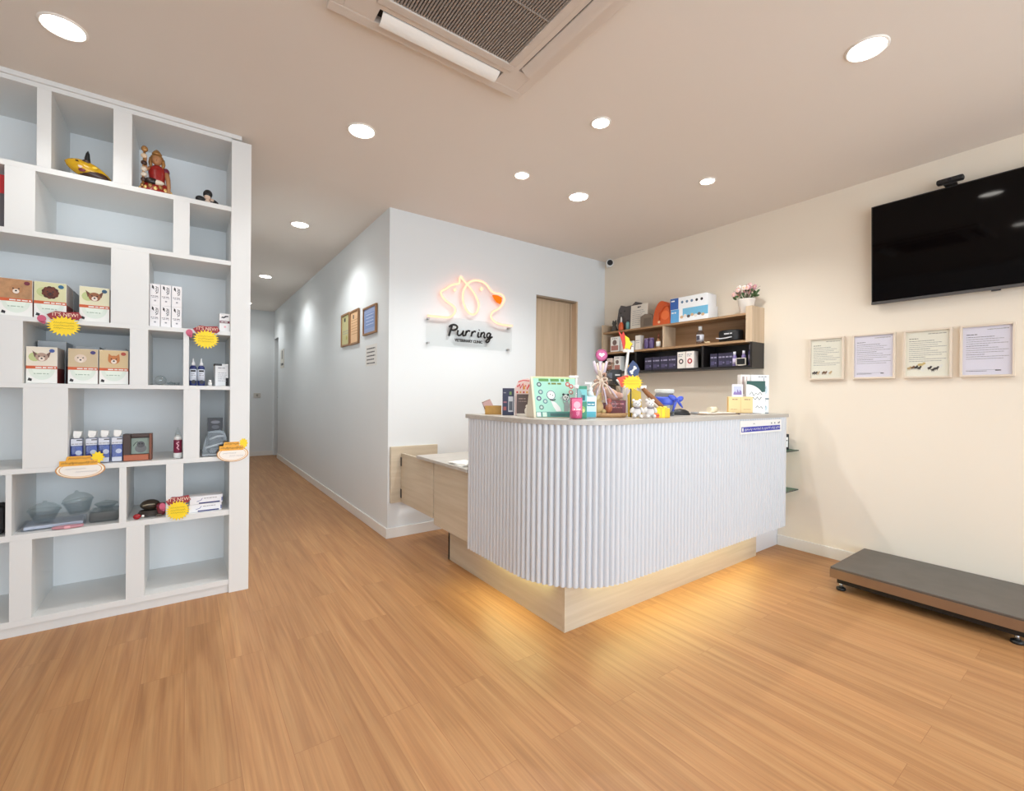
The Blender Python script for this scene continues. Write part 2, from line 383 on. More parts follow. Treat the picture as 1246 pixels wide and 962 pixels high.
edge = [q for s, q, nn in outline(.003, .02, 2.53, 3.74)[0]]; edge2 = [(q[0] - nn[0] * .03, q[1] - nn[1] * .03) for s, q, nn in outline(.003, .03, 2.53, 3.74)[0]]
p = P().box(1.592, 3.58, 1.732, 1.752, 0, .262, OAK); cbuild(p, 'plinth')
p = P().box(1.592, 1.612, 1.752, 3.01, 0, .262, OAKY); p.box(1.592, 2.1, 2.99, 3.01, 0, .262, OAK); cbuild(p, 'plinth_side')
p = P().prism([(q[0] - nn[0] * .024, q[1] - nn[1] * .024) for s, q, nn in outline(0, .03)[0]] + [(3.735, 1.98), (1.93, 1.98), (1.93, 2.52)], .263, .275, mat((225, 222, 216), .5), 'z'); cbuild(p, 'underside_panel')
p = P().box(3.70, 3.735, 1.617, 2.0, .276, 1.074, WHITE); p.box(1.91, 1.93, 2.06, 2.52, .276, 1.074, WHITE); p.box(1.93, 3.70, 1.98, 2.0, .276, 1.074, WHITE); cbuild(p, 'inner_panel')
cbuild(P().box(3.582, XR - .002, 1.767, 1.80, 0, .242, mat((228, 230, 236), .4)), 'white_end_panel')
# LED strip tucked under the overhang, in front of the plinth
LED = emis((1.0, 0.97, 0.48), 31.0, 'led_strip_glow')
p = P().box(1.80, 3.50, 1.712, 1.722, .253, .2625, LED); p.box(1.572, 1.582, 1.86, 2.46, .253, .2625, LED); cbuild(p, 'led_strip')

# lettered sticker on the front
st = P().box(3.035, 3.632, -.0016, 0, .972, 1.062, WHITE)
st.rect(3.052, 3.612, .985, 1.020, -.0016, mat((44, 50, 170), .5), 1)
st.rect(3.060, 3.078, .990, 1.014, -.0016, WHITE, 3)
rn = random.Random(4); u = 3.095
while u < 3.60:
    w_ = rn.uniform(.014, .03); st.scrawl(u, u + w_, .992, .020, -.0024, WHITE, int(u * 999), .003); u += w_ + rn.uniform(.004, .016)
for u in (3.47, 3.52, 3.575): st.shape([(u, 1.034), (u + .012, 1.030), (u + .016, 1.040), (u + .006, 1.044)], -.0016, NAVY, 1)
st.shape([(3.59, 1.034), (3.604, 1.032), (3.606, 1.05), (3.598, 1.044)], -.0016, NAVY, 1)
st.stroke([(3.21, 1.036), (3.222, 1.042), (3.235, 1.036)], .004, -.0016, LINK)
tag(st.build('sticker', None, (0, YF - .0118, 0)), 'white sticker with a dark blue lettered band on the counter front', 'sticker')

# ------------------------------------------------------------------ low desk, half door and wall board
dk = thing('reception_desk', 'low pale oak desk running from behind the counter towards the sign wall', 'desk', (1.7, 2.9, 0))
D = Matrix.Translation((-1.7, -2.9, 0))
P().box(1.462, 2.15, 2.532, 3.315, .722, .745, TOPM, .003).xf(D).build('worktop', dk)
P().box(1.49, 1.508, 2.545, 3.05, .264, .722, OAKY).xf(D).build('front_panel', dk)
P().box(2.10, 2.12, 2.54, 2.98, .264, .722, OAKY).xf(D).build('rear_panel', dk)
P().box(1.508, 2.10, 2.98, 3.0, .264, .722, OAK).xf(D).build('end_panel', dk)
hd = thing('half_door', 'low pale oak swing door beside the desk, hinged to the wall board', 'door', (1.5, 3.68, .3))
P().box(-.012, .008, -.615, .0, .005, .420, OAKY, .001).build('door_panel', hd)
HG = mat((70, 66, 60), .35, metal=.8)
for z in (.04, .31):
    q = P(); q.cyl((-.006, .008, z), .008, .075, HG, 12); q.box(-.0145, -.012, -.018, .008, z, z + .075, HG); q.build('hinge', hd)
tag(P().box(1.402, 1.835, YS - .028, YS - .0005, .30, .775, OAK, .001).build('wall_board'), 'pale oak board on the sign wall that carries the half door', 'board')
pp_ = thing('paper_stack', 'small stack of white papers on the low desk beside the counter', 'papers', (1.56, 2.72, .745))
for k in range(3): P().box(-.07, .07, -.10, .10, .0045 * k, .0045 * k + .0042, mat((244, 243, 238), .6)).xf(Matrix.Rotation(.12 * k - .1, 4, 'Z')).build('sheet', pp_)

# ------------------------------------------------------------------ scale on the floor
sc_ = thing('platform_scale', 'long low stainless platform scale with dark feet on floor beneath the television', 'scale', (3.67, .73, 0))
STEEL = mat((112, 108, 104), .42, metal=.75, name='brushed_steel', noise=.10, nscale=7)
p = P().box(-.31, .30, -.43, .43, .132, .146, STEEL, .003); p.build('platform_plate', sc_)
p = P(); 
for a in ((-.312, -.304, -.432, .432), (.294, .302, -.432, .432), (-.304, .294, .424, .432), (-.304, .294, -.432, -.424)): p.box(*a, .078, .1325, mat((150, 126, 104), .38, metal=.7, noise=.05), .001)
p.build('skirt', sc_)
p = P().box(-.285, .28, -.40, .40, .045, .078, BLACK); p.build('under_frame', sc_)
for x in (-.265, .255):
    for y in (-.372, .385):
        q = P(); q.lathe([(.024, 0), (.026, .006), (.024, .016), (.010, .020)], (x, y, 0), BLACK, 20); q.cyl((x, y, .018), .009, .03, SILVER, 12); q.build('foot', sc_)

# ------------------------------------------------------------------ television and webcam
tv = thing('television', 'large black wall-mounted television screen on the right wall', 'television', (3.955, .519, 2.232), -PI / 2)
W2, H2 = .609, .343
p = P().box(-W2, W2, -.020, .012, -H2, H2, mat((20, 19, 20), .35), .003); p.build('casing', tv)
SCR = mat((4, 2, 3), .05, spec=.13, name='tv_glass')
P().box(-W2 + .008, W2 - .008, -.0215, -.0195, -H2 + .018, H2 - .008, SCR).build('screen', tv)
q = P().box(-W2, W2, -.023, -.012, -H2 - .001, -H2 + .016, mat((105, 104, 104), .35, metal=.8), .001)
q.cyl((.36, -.0235, -H2 + .008), .005, .002, mat((190, 190, 190), .3), 14, 'y'); q.text('LG', .379, -H2 + .008, .013, -.023, mat((200, 200, 200), .3)); q.build('bottom_bezel', tv)
P().box(-.25, .25, .012, .05, -.2, .2, BLACK).build('wall_mount', tv)
P().box(-.02, .02, -.014, .0, -H2 - .009, -H2 - .001, DKGREY).build('sensor_pod', tv)
tv.rotation_euler = Euler((math.radians(2.2), 0, -PI / 2), 'XYZ')
wc = thing('webcam', 'small black camera bar sitting on top of the television', 'camera', (3.925, .72, 2.582), -PI / 2)
P().box(-.064, .064, -.028, .018, .012, .044, BLACK, .01).build('body', wc)
P().cyl((0, -.030, .028), .010, .004, mat((30, 30, 40), .1), 16, 'y').build('lens', wc)
P().box(-.03, .03, -.02, .03, 0, .013, BLACK, .003).build('clip', wc)

# ------------------------------------------------------------------ four framed notices under the television
FR = mat((222, 208, 190), .45); PAPC = mat((236, 230, 214), .6); PAPL = mat((226, 220, 232), .6)
specs = [(1.536, 1.304, PAPC, 'leftmost of the four, smallest cream notice with a row of little pets along its foot', 1),
         (1.252, 1.001, PAPL, 'plain lilac-white notice between the two cream pet notices', 0),
         (.957, .714, PAPC, 'cream notice with brown puppies along its foot, below the television corner', 2),
         (.678, .440, PAPL, 'nearest lilac-white notice in a pale frame at the edge of the view', 0)]
for i, (y0, y1, pm, lab, art) in enumerate(specs):
    t = thing('picture_frame', lab, 'frame', (XR - .001, (y0 + y1) / 2, 1.365), -PI / 2, 'pale framed notices under the television')
    hw = (y0 - y1) / 2; hh = .323
    f = P(); f.box(-hw, -hw + .012, -.026, 0, 0, hh, FR, .001); f.box(hw - .012, hw, -.026, 0, 0, hh, FR, .001); f.box(-hw + .012, hw - .012, -.026, 0, 0, .012, FR, .001); f.box(-hw + .012, hw - .012, -.026, 0, hh - .012, hh, FR, .001)
    f.build('frame', t)
    n = P(); y = -.014; n.box(-hw + .012, hw - .012, y, -.001, .012, hh - .012, pm); a = -hw + .028; b = hw - .028
    n.words(b - .09, b, hh - .034, .004, y, mat((140, 132, 122), .6), 1, i); n.words(a, a + .05, hh - .062, .004, y, INK, 1, i)
    for k in range(11):
        e = b - (.0 if k % 4 else .06) - .02 * (k % 3); n.words(a, e, hh - .078 - .0135 * k, .0034, y, mat((150, 144, 146), .6) if k % 4 else mat((105, 100, 104), .6), 1, 7 * i + k)
    if art:
        rr = random.Random(i + 3)
        for k in range(8 if art == 1 else 10):
            cx = a + (b - a - .03) * k / 9; cz = .052 + (rr.uniform(0, .022) if art == 2 else 0); cm = rr.choice([mat((120, 86, 58), .6), mat((60, 50, 46), .6), mat((196, 166, 120), .6), mat((232, 228, 220), .6)])
            n.disc(cx, cz, .010, y, cm, 1 + k % 2, 12, .007); n.disc(cx + .008, cz + .008, .006, y, cm, 3, 10)
            n.rect(cx - .006, cx - .003, cz - .014, cz - .004, y, cm, 1); n.rect(cx + .003, cx + .006, cz - .014, cz - .004, y, cm, 1)
        if art == 2: n.disc(a + .06, .088, .016, y, mat((206, 180, 120), .6), 2, 12, .009); n.disc(a + .078, .096, .008, y, mat((206, 180, 120), .6), 3, 12)
    else:
        n.rect(a, b - .05, .042, .0425 + .001, y, LINK, 1); n.words(a, a + .09, .034, .003, y, INK, 1, i); n.words(b - .055, b - .03, .036, .006, y, INK, 1, i)
    n.build('notice', t)
    P().box(-hw + .012, hw - .012, -.022, -.020, .012, hh - .012, CLEAR).build('cover', t)

# ------------------------------------------------------------------ neon sign
ns = thing('neon_sign', 'glowing orange neon outline of a cat and dog above the clinic name on clear board', 'sign', (2.18, YS, 1.66))
NM = Matrix.Translation((-2.18, 0, -1.66))
P().box(1.712, 2.640, -.034, -.028, 1.655, 1.925, clear((251, 252, 252), .10, .1, 'acrylic_board')).xf(NM).build('acrylic_board', ns)
q = P()
for x, z in ((1.735, 1.678), (2.605, 1.672), (1.735, 1.893), (2.610, 1.886)): q.cyl((x, -.040, z), .010, .040, SILVER, 14, 'y')
q.xf(NM).build('stud', ns)
path = [(1.717,1.914),(1.812,1.915),(1.911,1.919),(1.956,1.936),(1.988,1.977),(1.983,2.017),(1.946,2.041),(1.891,2.071),(1.85,2.114),(1.85,2.146),(1.89,2.172),(1.944,2.212),(1.99,2.232),(2.023,2.24),(2.032,2.254),(2.034,2.287),(2.048,2.308),(2.074,2.281),(2.113,2.25),(2.162,2.207),(2.201,2.161),(2.237,2.098),(2.242,2.056),(2.223,2.003),(2.184,1.975),(2.135,1.985),(2.086,2.038),(2.065,2.093),(2.066,2.16),(2.085,2.212),(2.122,2.26),(2.171,2.288),(2.22,2.298),(2.279,2.292),(2.33,2.265),(2.372,2.223),(2.424,2.205),(2.487,2.204),(2.525,2.174),(2.52,2.134),(2.488,2.086),(2.436,2.045),(2.395,2.023),(2.374,1.981),(2.396,1.945),(2.448,1.919),(2.522,1.909),(2.626,1.91)]
def smooth(pts, n=6):
    out = []; m_ = len(pts)
    for i in range(m_ - 1):
        p0, p1, p2, p3 = (Vector(pts[max(0, min(m_-1, j))]) for j in (i-1, i, i+1, i+2))
        for k in range(n):
            t = k / n; out.append(tuple(.5 * (2*p1 + (p2-p0)*t + (2*p0-5*p1+4*p2-p3)*t*t + (3*p1-p0-3*p2+p3)*t**3)))
    return out + [tuple(pts[-1])]
NEON = emis((1.0, .40, .26), 2.0, 'neon_glow')
sp = smooth(path); 
P().tube([(x, -.047 - .010 * (i / len(sp) > .55), z) for i, (x, z) in enumerate(sp)], .0105, NEON, 10).xf(NM).build('neon_tube', ns)
for x, z, r in ((1.991, 2.182, .019), (2.275, 2.231, .022)):
    P().prism([(x - r, z), (x - r * .3, z + r * .5), (x, z + r), (x + r * .4, z + r * .5), (x + r, z), (x, z - r)], -.045, -.030, NEON).xf(NM).build('eye', ns)
NO = emis((1.0, .16, .01), 1.2, 'nose_glow')
P().prism([(2.403, 2.188), (2.44, 2.194), (2.471, 2.190), (2.508, 2.177), (2.508, 2.14), (2.493, 2.113), (2.456, 2.126), (2.43, 2.150)], -.045, -.030, NO).xf(NM).build('nose', ns)
# script lettering, in letter-height units, drawn as one ribbon per stroke
strokes = [
 [(.05,-.25),(.16,.35),(.30,1.0),(.38,1.45)],
 [(.05,1.18),(.25,1.45),(.55,1.62),(.85,1.55),(.98,1.28),(.85,.95),(.55,.75),(.30,.78)],
 [(1.08,.85),(1.0,.35),(1.08,.03),(1.3,.05),(1.55,.4),(1.68,.85)], [(1.68,.85),(1.6,.3),(1.66,.03),(1.82,.10)],
 [(2.04,.88),(1.97,.45),(1.90,.0)], [(1.95,.40),(2.08,.70),(2.26,.90),(2.46,.84)],
 [(2.72,.88),(2.65,.45),(2.58,.0)], [(2.63,.40),(2.76,.70),(2.94,.90),(3.14,.84)],
 [(3.46,.86),(3.38,.3),(3.42,.03),(3.56,.10)], [(3.51,1.14),(3.535,1.20),(3.56,1.26)],
 [(3.82,.88),(3.75,.45),(3.68,.0)], [(3.73,.38),(3.90,.74),(4.08,.87),(4.18,.70),(4.12,.3),(4.17,.03),(4.32,.12)],
 [(4.90,.72),(4.74,.87),(4.54,.70),(4.46,.36),(4.56,.06),(4.74,.18),(4.90,.66)], [(4.95,.86),(4.86,.2),(4.74,-.45),(4.52,-.72),(4.36,-.56),(4.54,-.26),(4.92,.06),(5.18,.32)]]
INKB = mat((22, 20, 22), .4)
q = P(); sc0 = .0925; x0_, z0_ = 1.930, 1.768
for k, s_ in enumerate(strokes):
    q.stroke([(x0_ + a * sc0, z0_ + b * sc0 * .62) for a, b in smooth(s_, 5)], (.0185 if k < 2 else .0165), -.034, INKB, .003)
q.xf(NM).build('name_lettering', ns)
P().text('VETERINARY CLINIC', 2.145, 1.722, .036, -.034, INKB, .002, sx=.90, bold=.0016).xf(NM).build('subtitle_lettering', ns)

# ------------------------------------------------------------------ security camera in the corner
cc = thing('security_camera', 'small white security camera with black eye in the corner under the ceiling', 'camera', (3.93, 3.58, 2.735), math.radians(-38))
P().lathe([(.020, .0), (.038, -.01), (.042, -.05), (.040, -.072)], (0, .02, 0), WHITE, 24, 'y').build('housing', cc)
P().lathe([(.033, -.050), (.031, -.058), (.018, -.064)], (0, .0, 0), BLACK, 24, 'y').build('lens', cc)
P().cyl((0, .02, -.002), .012, .09, WHITE, 12, 'y').build('bracket', cc)
# ------------------------------------------------------------------ corridor wall pieces (facing -X)
OKF = mat((150, 112, 76), .5)
def cframe(y0, y1, z0, z1, paper, lab, lines):
    t = thing('picture_frame', lab, 'frame', (XC - .001, (y0 + y1) / 2, z0), -PI / 2, 'framed certificates on the corridor wall')
    w_ = (y1 - y0) / 2; h_ = z1 - z0; b = .018; f = P()
    f.box(-w_, -w_ + b, -.02, 0, 0, h_, OKF, .002); f.box(w_ - b, w_, -.02, 0, 0, h_, OKF, .002); f.box(-w_ + b, w_ - b, -.02, 0, 0, b, OKF, .002); f.box(-w_ + b, w_ - b, -.02, 0, h_ - b, h_, OKF, .002); f.build('frame', t)
    n = P().box(-w_ + b, w_ - b, -.010, -.001, b, h_ - b, paper); lines(n, w_ - b, h_); n.build('certificate', t)
def l1(n, w, h):
    n.rect(-.05, .0, h - .085, h - .045, -.010, INK, 1); n.words(-w + .03, w - .03, h * .45, .006, -.010, LINK, 1); n.words(-w + .03, w - .03, h * .38, .006, -.010, LINK, 1); n.disc(w * .3, h * .25, .022, -.010, mat((170, 160, 60), .5), 1)
def l2(n, w, h):
    n.rect(-.05, -.015, h - .085, h - .045, -.010, INK, 1)
    for k in range(6): n.words(-w + .02, w - .02, h * .3 + .028 * k, .005, -.010, mat((170, 120, 80), .6), 1, k)
def l3(n, w, h):
    n.shape([(-w + .03, .06), (w - .03, .06), (w - .03, h - .06), (-w + .03, h - .06)], -.010, mat((126, 148, 196), .5), 1)
    for k in range(4): n.words(-w + .06, w - .06, h * .35 + .03 * k, .006, -.010, mat((210, 220, 240), .6), 2, k)
cframe(4.82, 5.12, 1.725, 2.072, mat((196, 190, 140), .6), 'farther of the two touching oak-framed certificates, greenish paper', l1)
cframe(4.51, 4.80, 1.72, 2.066, mat((226, 186, 144), .6), 'nearer of the two touching oak-framed certificates, peach paper', l2)
cframe(4.00, 4.365, 1.773, 2.035, mat((150, 166, 206), .6), 'blue certificate in a dark oak frame nearest the corridor corner', l3)
t = P().box(-.155, .155, -.0015, 0, 0, .195, mat((226, 224, 220), .6))
for k in range(5): t.words(-.12, .12 - .02 * (k % 2), .155 - .034 * k, .010, -.0015, INK, 1, k)
tag(t.build('notice_sheet', None, (XC - .0005, 4.165, 1.482), -PI / 2), 'white sheet with black printed lines under the blue certificate', 'notice')  # printed notice sheet fixed flat to the corridor wall
t = thing('door_sign', 'small white plate with black mark beside the far corridor door', 'sign', (XC - .0005, 8.95, 1.66), -PI / 2)
n = P().box(-.16, .16, -.006, 0, 0, .33, mat((214, 210, 200), .5)); n.build('plate', t)
n = P(); n.rect(-.04, .03, .16, .31, -.006, INK, 2); n.words(-.12, .12, .045, .04, -.006, INK, 2); n.build('lettering', t)
t = thing('light_switch', 'white wall switch on the end wall of the corridor', 'switch', (1.10, YE - .001, 1.12))
P().box(-.06, .06, -.010, 0, 0, .085, mat((200, 196, 188), .4), .003).build('switch_plate', t)
P().box(-.018, .018, -.014, -.010, .02, .065, mat((150, 148, 140), .4), .002).build('rocker', t)
# glass shelves in the gap at the counter's right end
GL = clear((200, 222, 216), .2, .03, 'shelf_glass'); GE = mat((46, 62, 60), .25)
for z, lab in ((.795, 'upper glass shelf beside the counter, carrying a small black and white box'), (.480, 'lower empty glass shelf beside the counter')):
    t = thing('glass_shelf', lab, 'shelf', (3.875, 1.69, z), 0, 'glass shelves beside the counter')
    P().box(-.135, .134, -.075, .07, 0, .008, GL).build('glass_pane', t)
    P().box(-.135, .134, -.079, -.075, 0, .008, GE).build('glass_edge', t)
t = thing('product_box', 'small black and white box standing on the upper glass shelf', 'box', (3.945, 1.70, .803), -.5)
P().box(-.03, .03, -.025, .025, 0, .125, BLACK, .002).build('carton', t)
n = P(); n.rect(-.012, .02, .02, .10, -.025, WHITE, 1); n.words(-.008, .016, .05, .008, -.025, INK, 2); n.words(-.008, .016, .07, .008, -.025, INK, 2); n.build('label_print', t)
# ------------------------------------------------------------------ white display shelves along the left
SF, SB = 3.255, 3.725      # front and back of the shelving
ds = thing('display_shelf', 'tall white open display shelving with staggered compartments on the left', 'shelf', (-.6, SF, 0))
S_ = Matrix.Translation((.6, -SF, 0)); XE = -1.95
LV = [(2.752, 2.775), (2.330, 2.358), (2.0, 2.027), (1.572, 1.596), (1.240, 1.263), (.810, .836), (.477, .508), (.050, .082)]
def sbuild(p, n): p.xf(S_); return p.build(n, ds)
sbuild(P().box(.215, .320, SF - .006, SB, 0, 2.768, SHELF, .0015), 'end_post')
sbuild(P().box(XE, .268, SF - .012, SB, 2.7755, 2.7995, SHELF, .002), 'crown_board')
for a, b in LV: sbuild(P().box(XE, .2155, SF, SB - .014, a, b, SHELF, .001), 'shelf_board')
sbuild(P().box(XE, .2155, SB - .014, SB, .0, 2.775, mat((240, 242, 243), .5)), 'back_panel')
sbuild(P().box(XE, .2155, SF + .012, SF + .03, 0, .050, SHELF), 'kick_board')
sbuild(P().box(XE - .03, XE, SF, SB, 0, 2.768, SHELF), 'end_post')
rows = [((-.62, -.568), (-.33, -.252), (-1.25, -1.17)), ((-.73, -.624), (-.068, .009), (-1.45, -1.36)), ((-.336, -.175), (-1.0, -.90), (-1.5, -1.42)), ((-.84, -.664), (-.256, -.177), (-.017, .010), (-1.4, -1.3)),
        ((-.663, -.50), (-.015, .064), (-1.2, -1.12)), ((-.72, -.699), (-.296, -.266), (-.093, -.013), (-1.3, -1.2)), ((-.706, -.628), (-.266, -.187), (-1.4, -1.3))]
for (a, b), (c, d), r in zip(LV, LV[1:], rows):
    for x0, x1 in r: sbuild(P().box(x0, x1, SF, SB - .014, d, a, SHELF, .0008), 'divider')
Z1, Z2, Z3, Z4, Z5, Z6, Z7 = [b + .0009 for a, b in LV[1:]]     # tops of the boards, from the upper row down

# --- row 1: ornaments
t = thing('boat_ornament', 'glossy yellow boat-shaped ornament with brown markings and a black spike', 'ornament', (-.440, 3.345, Z1))
YG = mat((206, 160, 26), .22, noise=.12, nscale=30); DB = mat((62, 34, 20), .3)
p = P(); n = 14; prof = []
rings = []
# hull: spindle lying on its side, tail raised, flat underneath
hull = P(); pr = []
for i in range(n + 1): tt = i / n; pr.append((.002 + .050 * math.sin(PI * (tt ** .85)) ** .75, -.098 + .196 * tt))
hull.lathe(pr, (0, 0, 0), YG, 24, 'x', Matrix.Diagonal((1, .8, .82, 1)))
hull.xf(Matrix.Translation((0, 0, .062)) @ Matrix.Rotation(.30, 4, 'Y')); hull.build('hull', t)
p.ball((0.012, 0, .047), (.082, .037, .036), DB, 18, Euler((0, .30, 0))); p.build('dark_keel', t)
p = P(); p.tube([(-.002, -.004, .095), (-.004, -.004, .125), (-.002, -.004, .150), (-.001, -.004, .166)], [.013, .012, .008, .001], BLACK, 10); p.build('spike', t)
p = P()
for (x, z, r, m_) in ((-.016, .066, .022, mat((226, 206, 196), .4)), (-.02, .046, .015, MAROON), (-.006, .098, .016, DB), (-.062, .098, .007, DB), (-.040, .090, .007, DB), (.03, .07, .012, mat((246, 206, 60), .2))):
    yy = -.040 if abs(x) < .05 else -.030
    p.ball((x, yy + (.012 if z > .09 else .003), z), (r, .004, r * .62), m_, 12)
p.build('painted_marking', t)
P().ball((.088, -.004, .014), (.014, .02, .014), CREAM, 12).build('foot', t)

t = thing('deity_figurine', 'small red and gold seated deity figurine holding up a staff', 'figurine', (-.152, 3.350, Z1))
RG = mat((142, 26, 22), .28, noise=.25, nscale=60); GD = mat((160, 116, 66), .32, metal=.35, noise=.2, nscale=90); SK = mat((180, 128, 86), .45)
p = P(); p.lathe([(.080, 0), (.079, .012), (.066, .045), (.060, .062), (.046, .075)], (0, 0, 0), RG, 28, 'z', Matrix.Diagonal((1, .7, 1, 1))); p.build('robe_skirt', t)
p = P()
for k in range(9):
    a = PI + PI * (k + .5) / 9; p.ball((.068 * math.cos(a), .048 * math.sin(a), .028 + .012 * (k % 2)), (.011, .008, .014), GD if k % 2 else mat((222, 190, 120), .3, metal=.4), 10)
p.ball((-.018, -.046, .068), (.030, .012, .018), mat((34, 22, 18), .3), 12); p.ball((.012, -.044, .066), (.030, .012, .014), mat((226, 214, 196), .3), 12); p.build('gold_trim', t)
p = P(); p.lathe([(.040, .068), (.036, .095), (.042, .130), (.040, .155), (.022, .172), (.012, .180)], (.006, 0, 0), RG, 24, 'z', Matrix.Diagonal((1, .75, 1, 1))); p.build('torso', t)
p = P(); p.ball((.046, -.002, .150), (.018, .018, .022), MAROON, 14); p.tube([(.048, -.006, .142), (.056, -.012, .105), (.060, -.020, .060), (.060, -.034, .030)], [.013, .012, .010, .008], SK, 10); p.ball((.060, -.036, .026), (.010, .009, .012), SK, 10); p.build('arm', t)
p = P(); p.tube([(-.028, -.008, .150), (-.044, -.020, .135), (-.050, -.026, .165), (-.048, -.026, .205)], [.013, .012, .010, .008], SK, 10); p.build('raised_arm', t)
p = P(); p.ball((.004, -.004, .206), (.024, .024, .030), SK, 18); p.ball((.004, -.028, .203), (.004, .006, .006), SK, 8); p.build('head', t)
p = P(); p.ball((.004, .006, .222), (.031, .026, .022), GD, 18); p.lathe([(.022, .236), (.024, .246), (.014, .262), (.003, .272)], (.004, .004, 0), GD, 16)
for sx in (-1, 1): p.tube([(.004 + sx * .026, .004, .218), (.004 + sx * .030, .002, .190), (.004 + sx * .026, 0, .160)], [.010, .010, .006], GD, 8)
p.build('headdress', t)
p = P(); p.tube([(-.056, -.034, .045), (-.054, -.032, .15), (-.050, -.030, .24)], .006, GD, 8); p.ball((-.050, -.030, .246), (.016, .010, .018), GD, 12)
for z, c_ in ((.205, mat((226, 200, 170), .4)), (.165, DB), (.130, mat((226, 214, 196), .4)), (.100, mat((226, 214, 196), .4)), (.07, DB)): p.ball((-.052, -.034, z), (.015, .010, .014), c_, 10)
p.build('staff', t)

t = thing('dark_figurine', 'small black crouching figurine with pale face at the shelf end', 'figurine', (.095, 3.330, Z1))
BK = mat((28, 28, 30), .35)
p = P(); p.ball((0, 0, .0245), (.058, .030, .024), BK, 18); p.ball((-.036, -.006, .030), (.024, .024, .020), BK, 14); p.ball((.036, -.010, .014), (.022, .020, .014), BK, 14); p.build('shawl', t)
p = P(); p.ball((0, -.022, .042), (.018, .014, .017), mat((214, 186, 166), .45), 14); p.ball((.002, -.030, .020), (.014, .010, .010), mat((214, 186, 166), .45), 10); p.ball((.024, -.026, .030), (.010, .008, .008), mat((214, 186, 166), .45), 10); p.build('face', t)
P().ball((.002, -.010, .066), (.024, .024, .028), BK, 16, Euler((0, .25, 0))).build('hood', t)

# --- row 2: box at the very edge
t = thing('product_box', 'red-topped dark box at the edge of view, second row of the shelves', 'box', (-.790, 3.34, Z2))
P().box(-.052, .052, -.05, .05, 0, .17, mat((90, 84, 88), .5), .001).build('carton', t); P().box(-.0525, .0525, -.0505, .0505, .17, .262, RED, .001).build('lid', t)

# --- rows 3 and 4: flea treatment boxes with animal pictures
ORB = mat((206, 92, 46), .5); BOXW = mat((238, 238, 234), .45); GRN1 = mat((206, 220, 200), .5)
def furface(n, u, v, s, fur, dark, ears, y, seed=0):
    """a simple generic animal portrait"""
    if ears == 'up':
        for k in (-1, 1): n.shape([(u + k * s * .35, v + s * .3), (u + k * s * 1.25, v + s * 1.15), (u + k * s * .95, v - s * .1)], y, dark, 3)
    elif ears == 'curl':
        for k in range(11): a = k * 2 * PI / 11; n.disc(u + s * .8 * math.cos(a), v + s * .8 * math.sin(a), s * .36, y, dark if k % 2 else fur, 3 + k % 2, 10)
    elif ears == 'cat':
        for k in (-1, 1): n.shape([(u + k * s * .15, v + s * .6), (u + k * s * .75, v + s * 1.15), (u + k * s * .85, v + s * .2)], y, fur, 3)
    n.disc(u, v, s * .85, y, fur, 5, 18, s * .8); n.disc(u, v - s * .35, s * .42, y, mat((236, 222, 208), .5) if ears != 'curl' else dark, 6, 14)
    n.disc(u, v - s * .25, s * .15, y, INK, 7, 10)
    for k in (-1, 1): n.disc(u + k * s * .36, v + s * .15, s * .11, y, INK, 7, 10)
def petbox(x0, x1, z, y, lab, top, fur, dark, ears, sticker, d=.17, lower=PALE, h=.186, extra=None):
    w = (x1 - x0) / 2
    t = thing('treatment_box', lab, 'box', ((x0 + x1) / 2, y + d / 2, z), 0, 'animal treatment boxes on the display shelf')
    f = -d / 2
    P().box(-w, w, f, d / 2, 0, h, BOXW, .001).build('carton', t)
    n = P(); n.rect(-w + .001, w - .001, h * .47, h - .001, f, top, 1)
    n.disc(-w * .45, h * .72, w * .4, f, mat((190, 200, 140), .5), 2, 14) if ears in ('up', 'curl') else None
    furface(n, (-.0 if ears != 'lie' else -.01), h * .72, w * .48, fur, dark, ears, f)
    n.disc(w * .66, h * .90, w * .18, f, sticker, 8, 14, w * .16)
    n.build('picture_panel', t)
    n = P(); n.rect(-w, w, h * .395, h * .475, f, ORB, 2); n.words(-w * .4, w * .92, h * .418, h * .030, f, BOXW, 3, 5); n.build('title_band', t)
    n = P(); n.disc(0, h * .395, w * .86, f, lower, 1, 24, h * .30, PI, 2 * PI); n.disc(0, h * .395, w * .6, f, mat((230, 240, 230), .5), 2, 20, h * .18, PI, 2 * PI); n.words(-w * .5, w * .5, h * .25, .005, f, mat((170, 190, 175), .5), 3, 2)
    n.shape([(-w + .006, .014), (-w + .02, .010), (-w + .022, .022), (-w + .010, .028)], f, INK, 2); n.build('lower_panel', t)
    n = P(); n.box(w, w + .0006, f + .002, d / 2 - .002, h * .0 + .002, h * .42, mat((120, 34, 30), .5)); n.box(w, w + .0005, f + .002, d / 2 - .002, h * .42, h - .002, mat((190, 184, 180), .5)); n.build('side_print', t)
    return t
FY = 3.285
petbox(-.752, -.637, Z3, FY, 'treatment box with a fallow dog lying in brown scenery, leftmost in the upper row', mat((176, 132, 92), .5, noise=.2, nscale=40), mat((178, 130, 90), .6), mat((120, 74, 50), .6), 'flop', MAROON)
petbox(-.632, -.513, Z3, FY, 'treatment box with a curly dark brown dog on its front', mat((214, 214, 170), .5), mat((106, 52, 34), .6), mat((76, 34, 24), .6), 'curl', mat((40, 100, 140), .5))
petbox(-.464, -.344, Z3, FY, 'treatment box with a big-eared tan and white dog on its front', mat((226, 222, 190), .5), mat((150, 96, 66), .6), mat((110, 70, 54), .6), 'up', mat((50, 90, 120), .5))
petbox(-.659, -.546, Z4, FY, 'treatment box with a sharp-eared grey kitten, leftmost in the lower row', mat((230, 222, 206), .5), mat((178, 150, 134), .6), mat((112, 84, 76), .6), 'up', mat((70, 90, 160), .5))
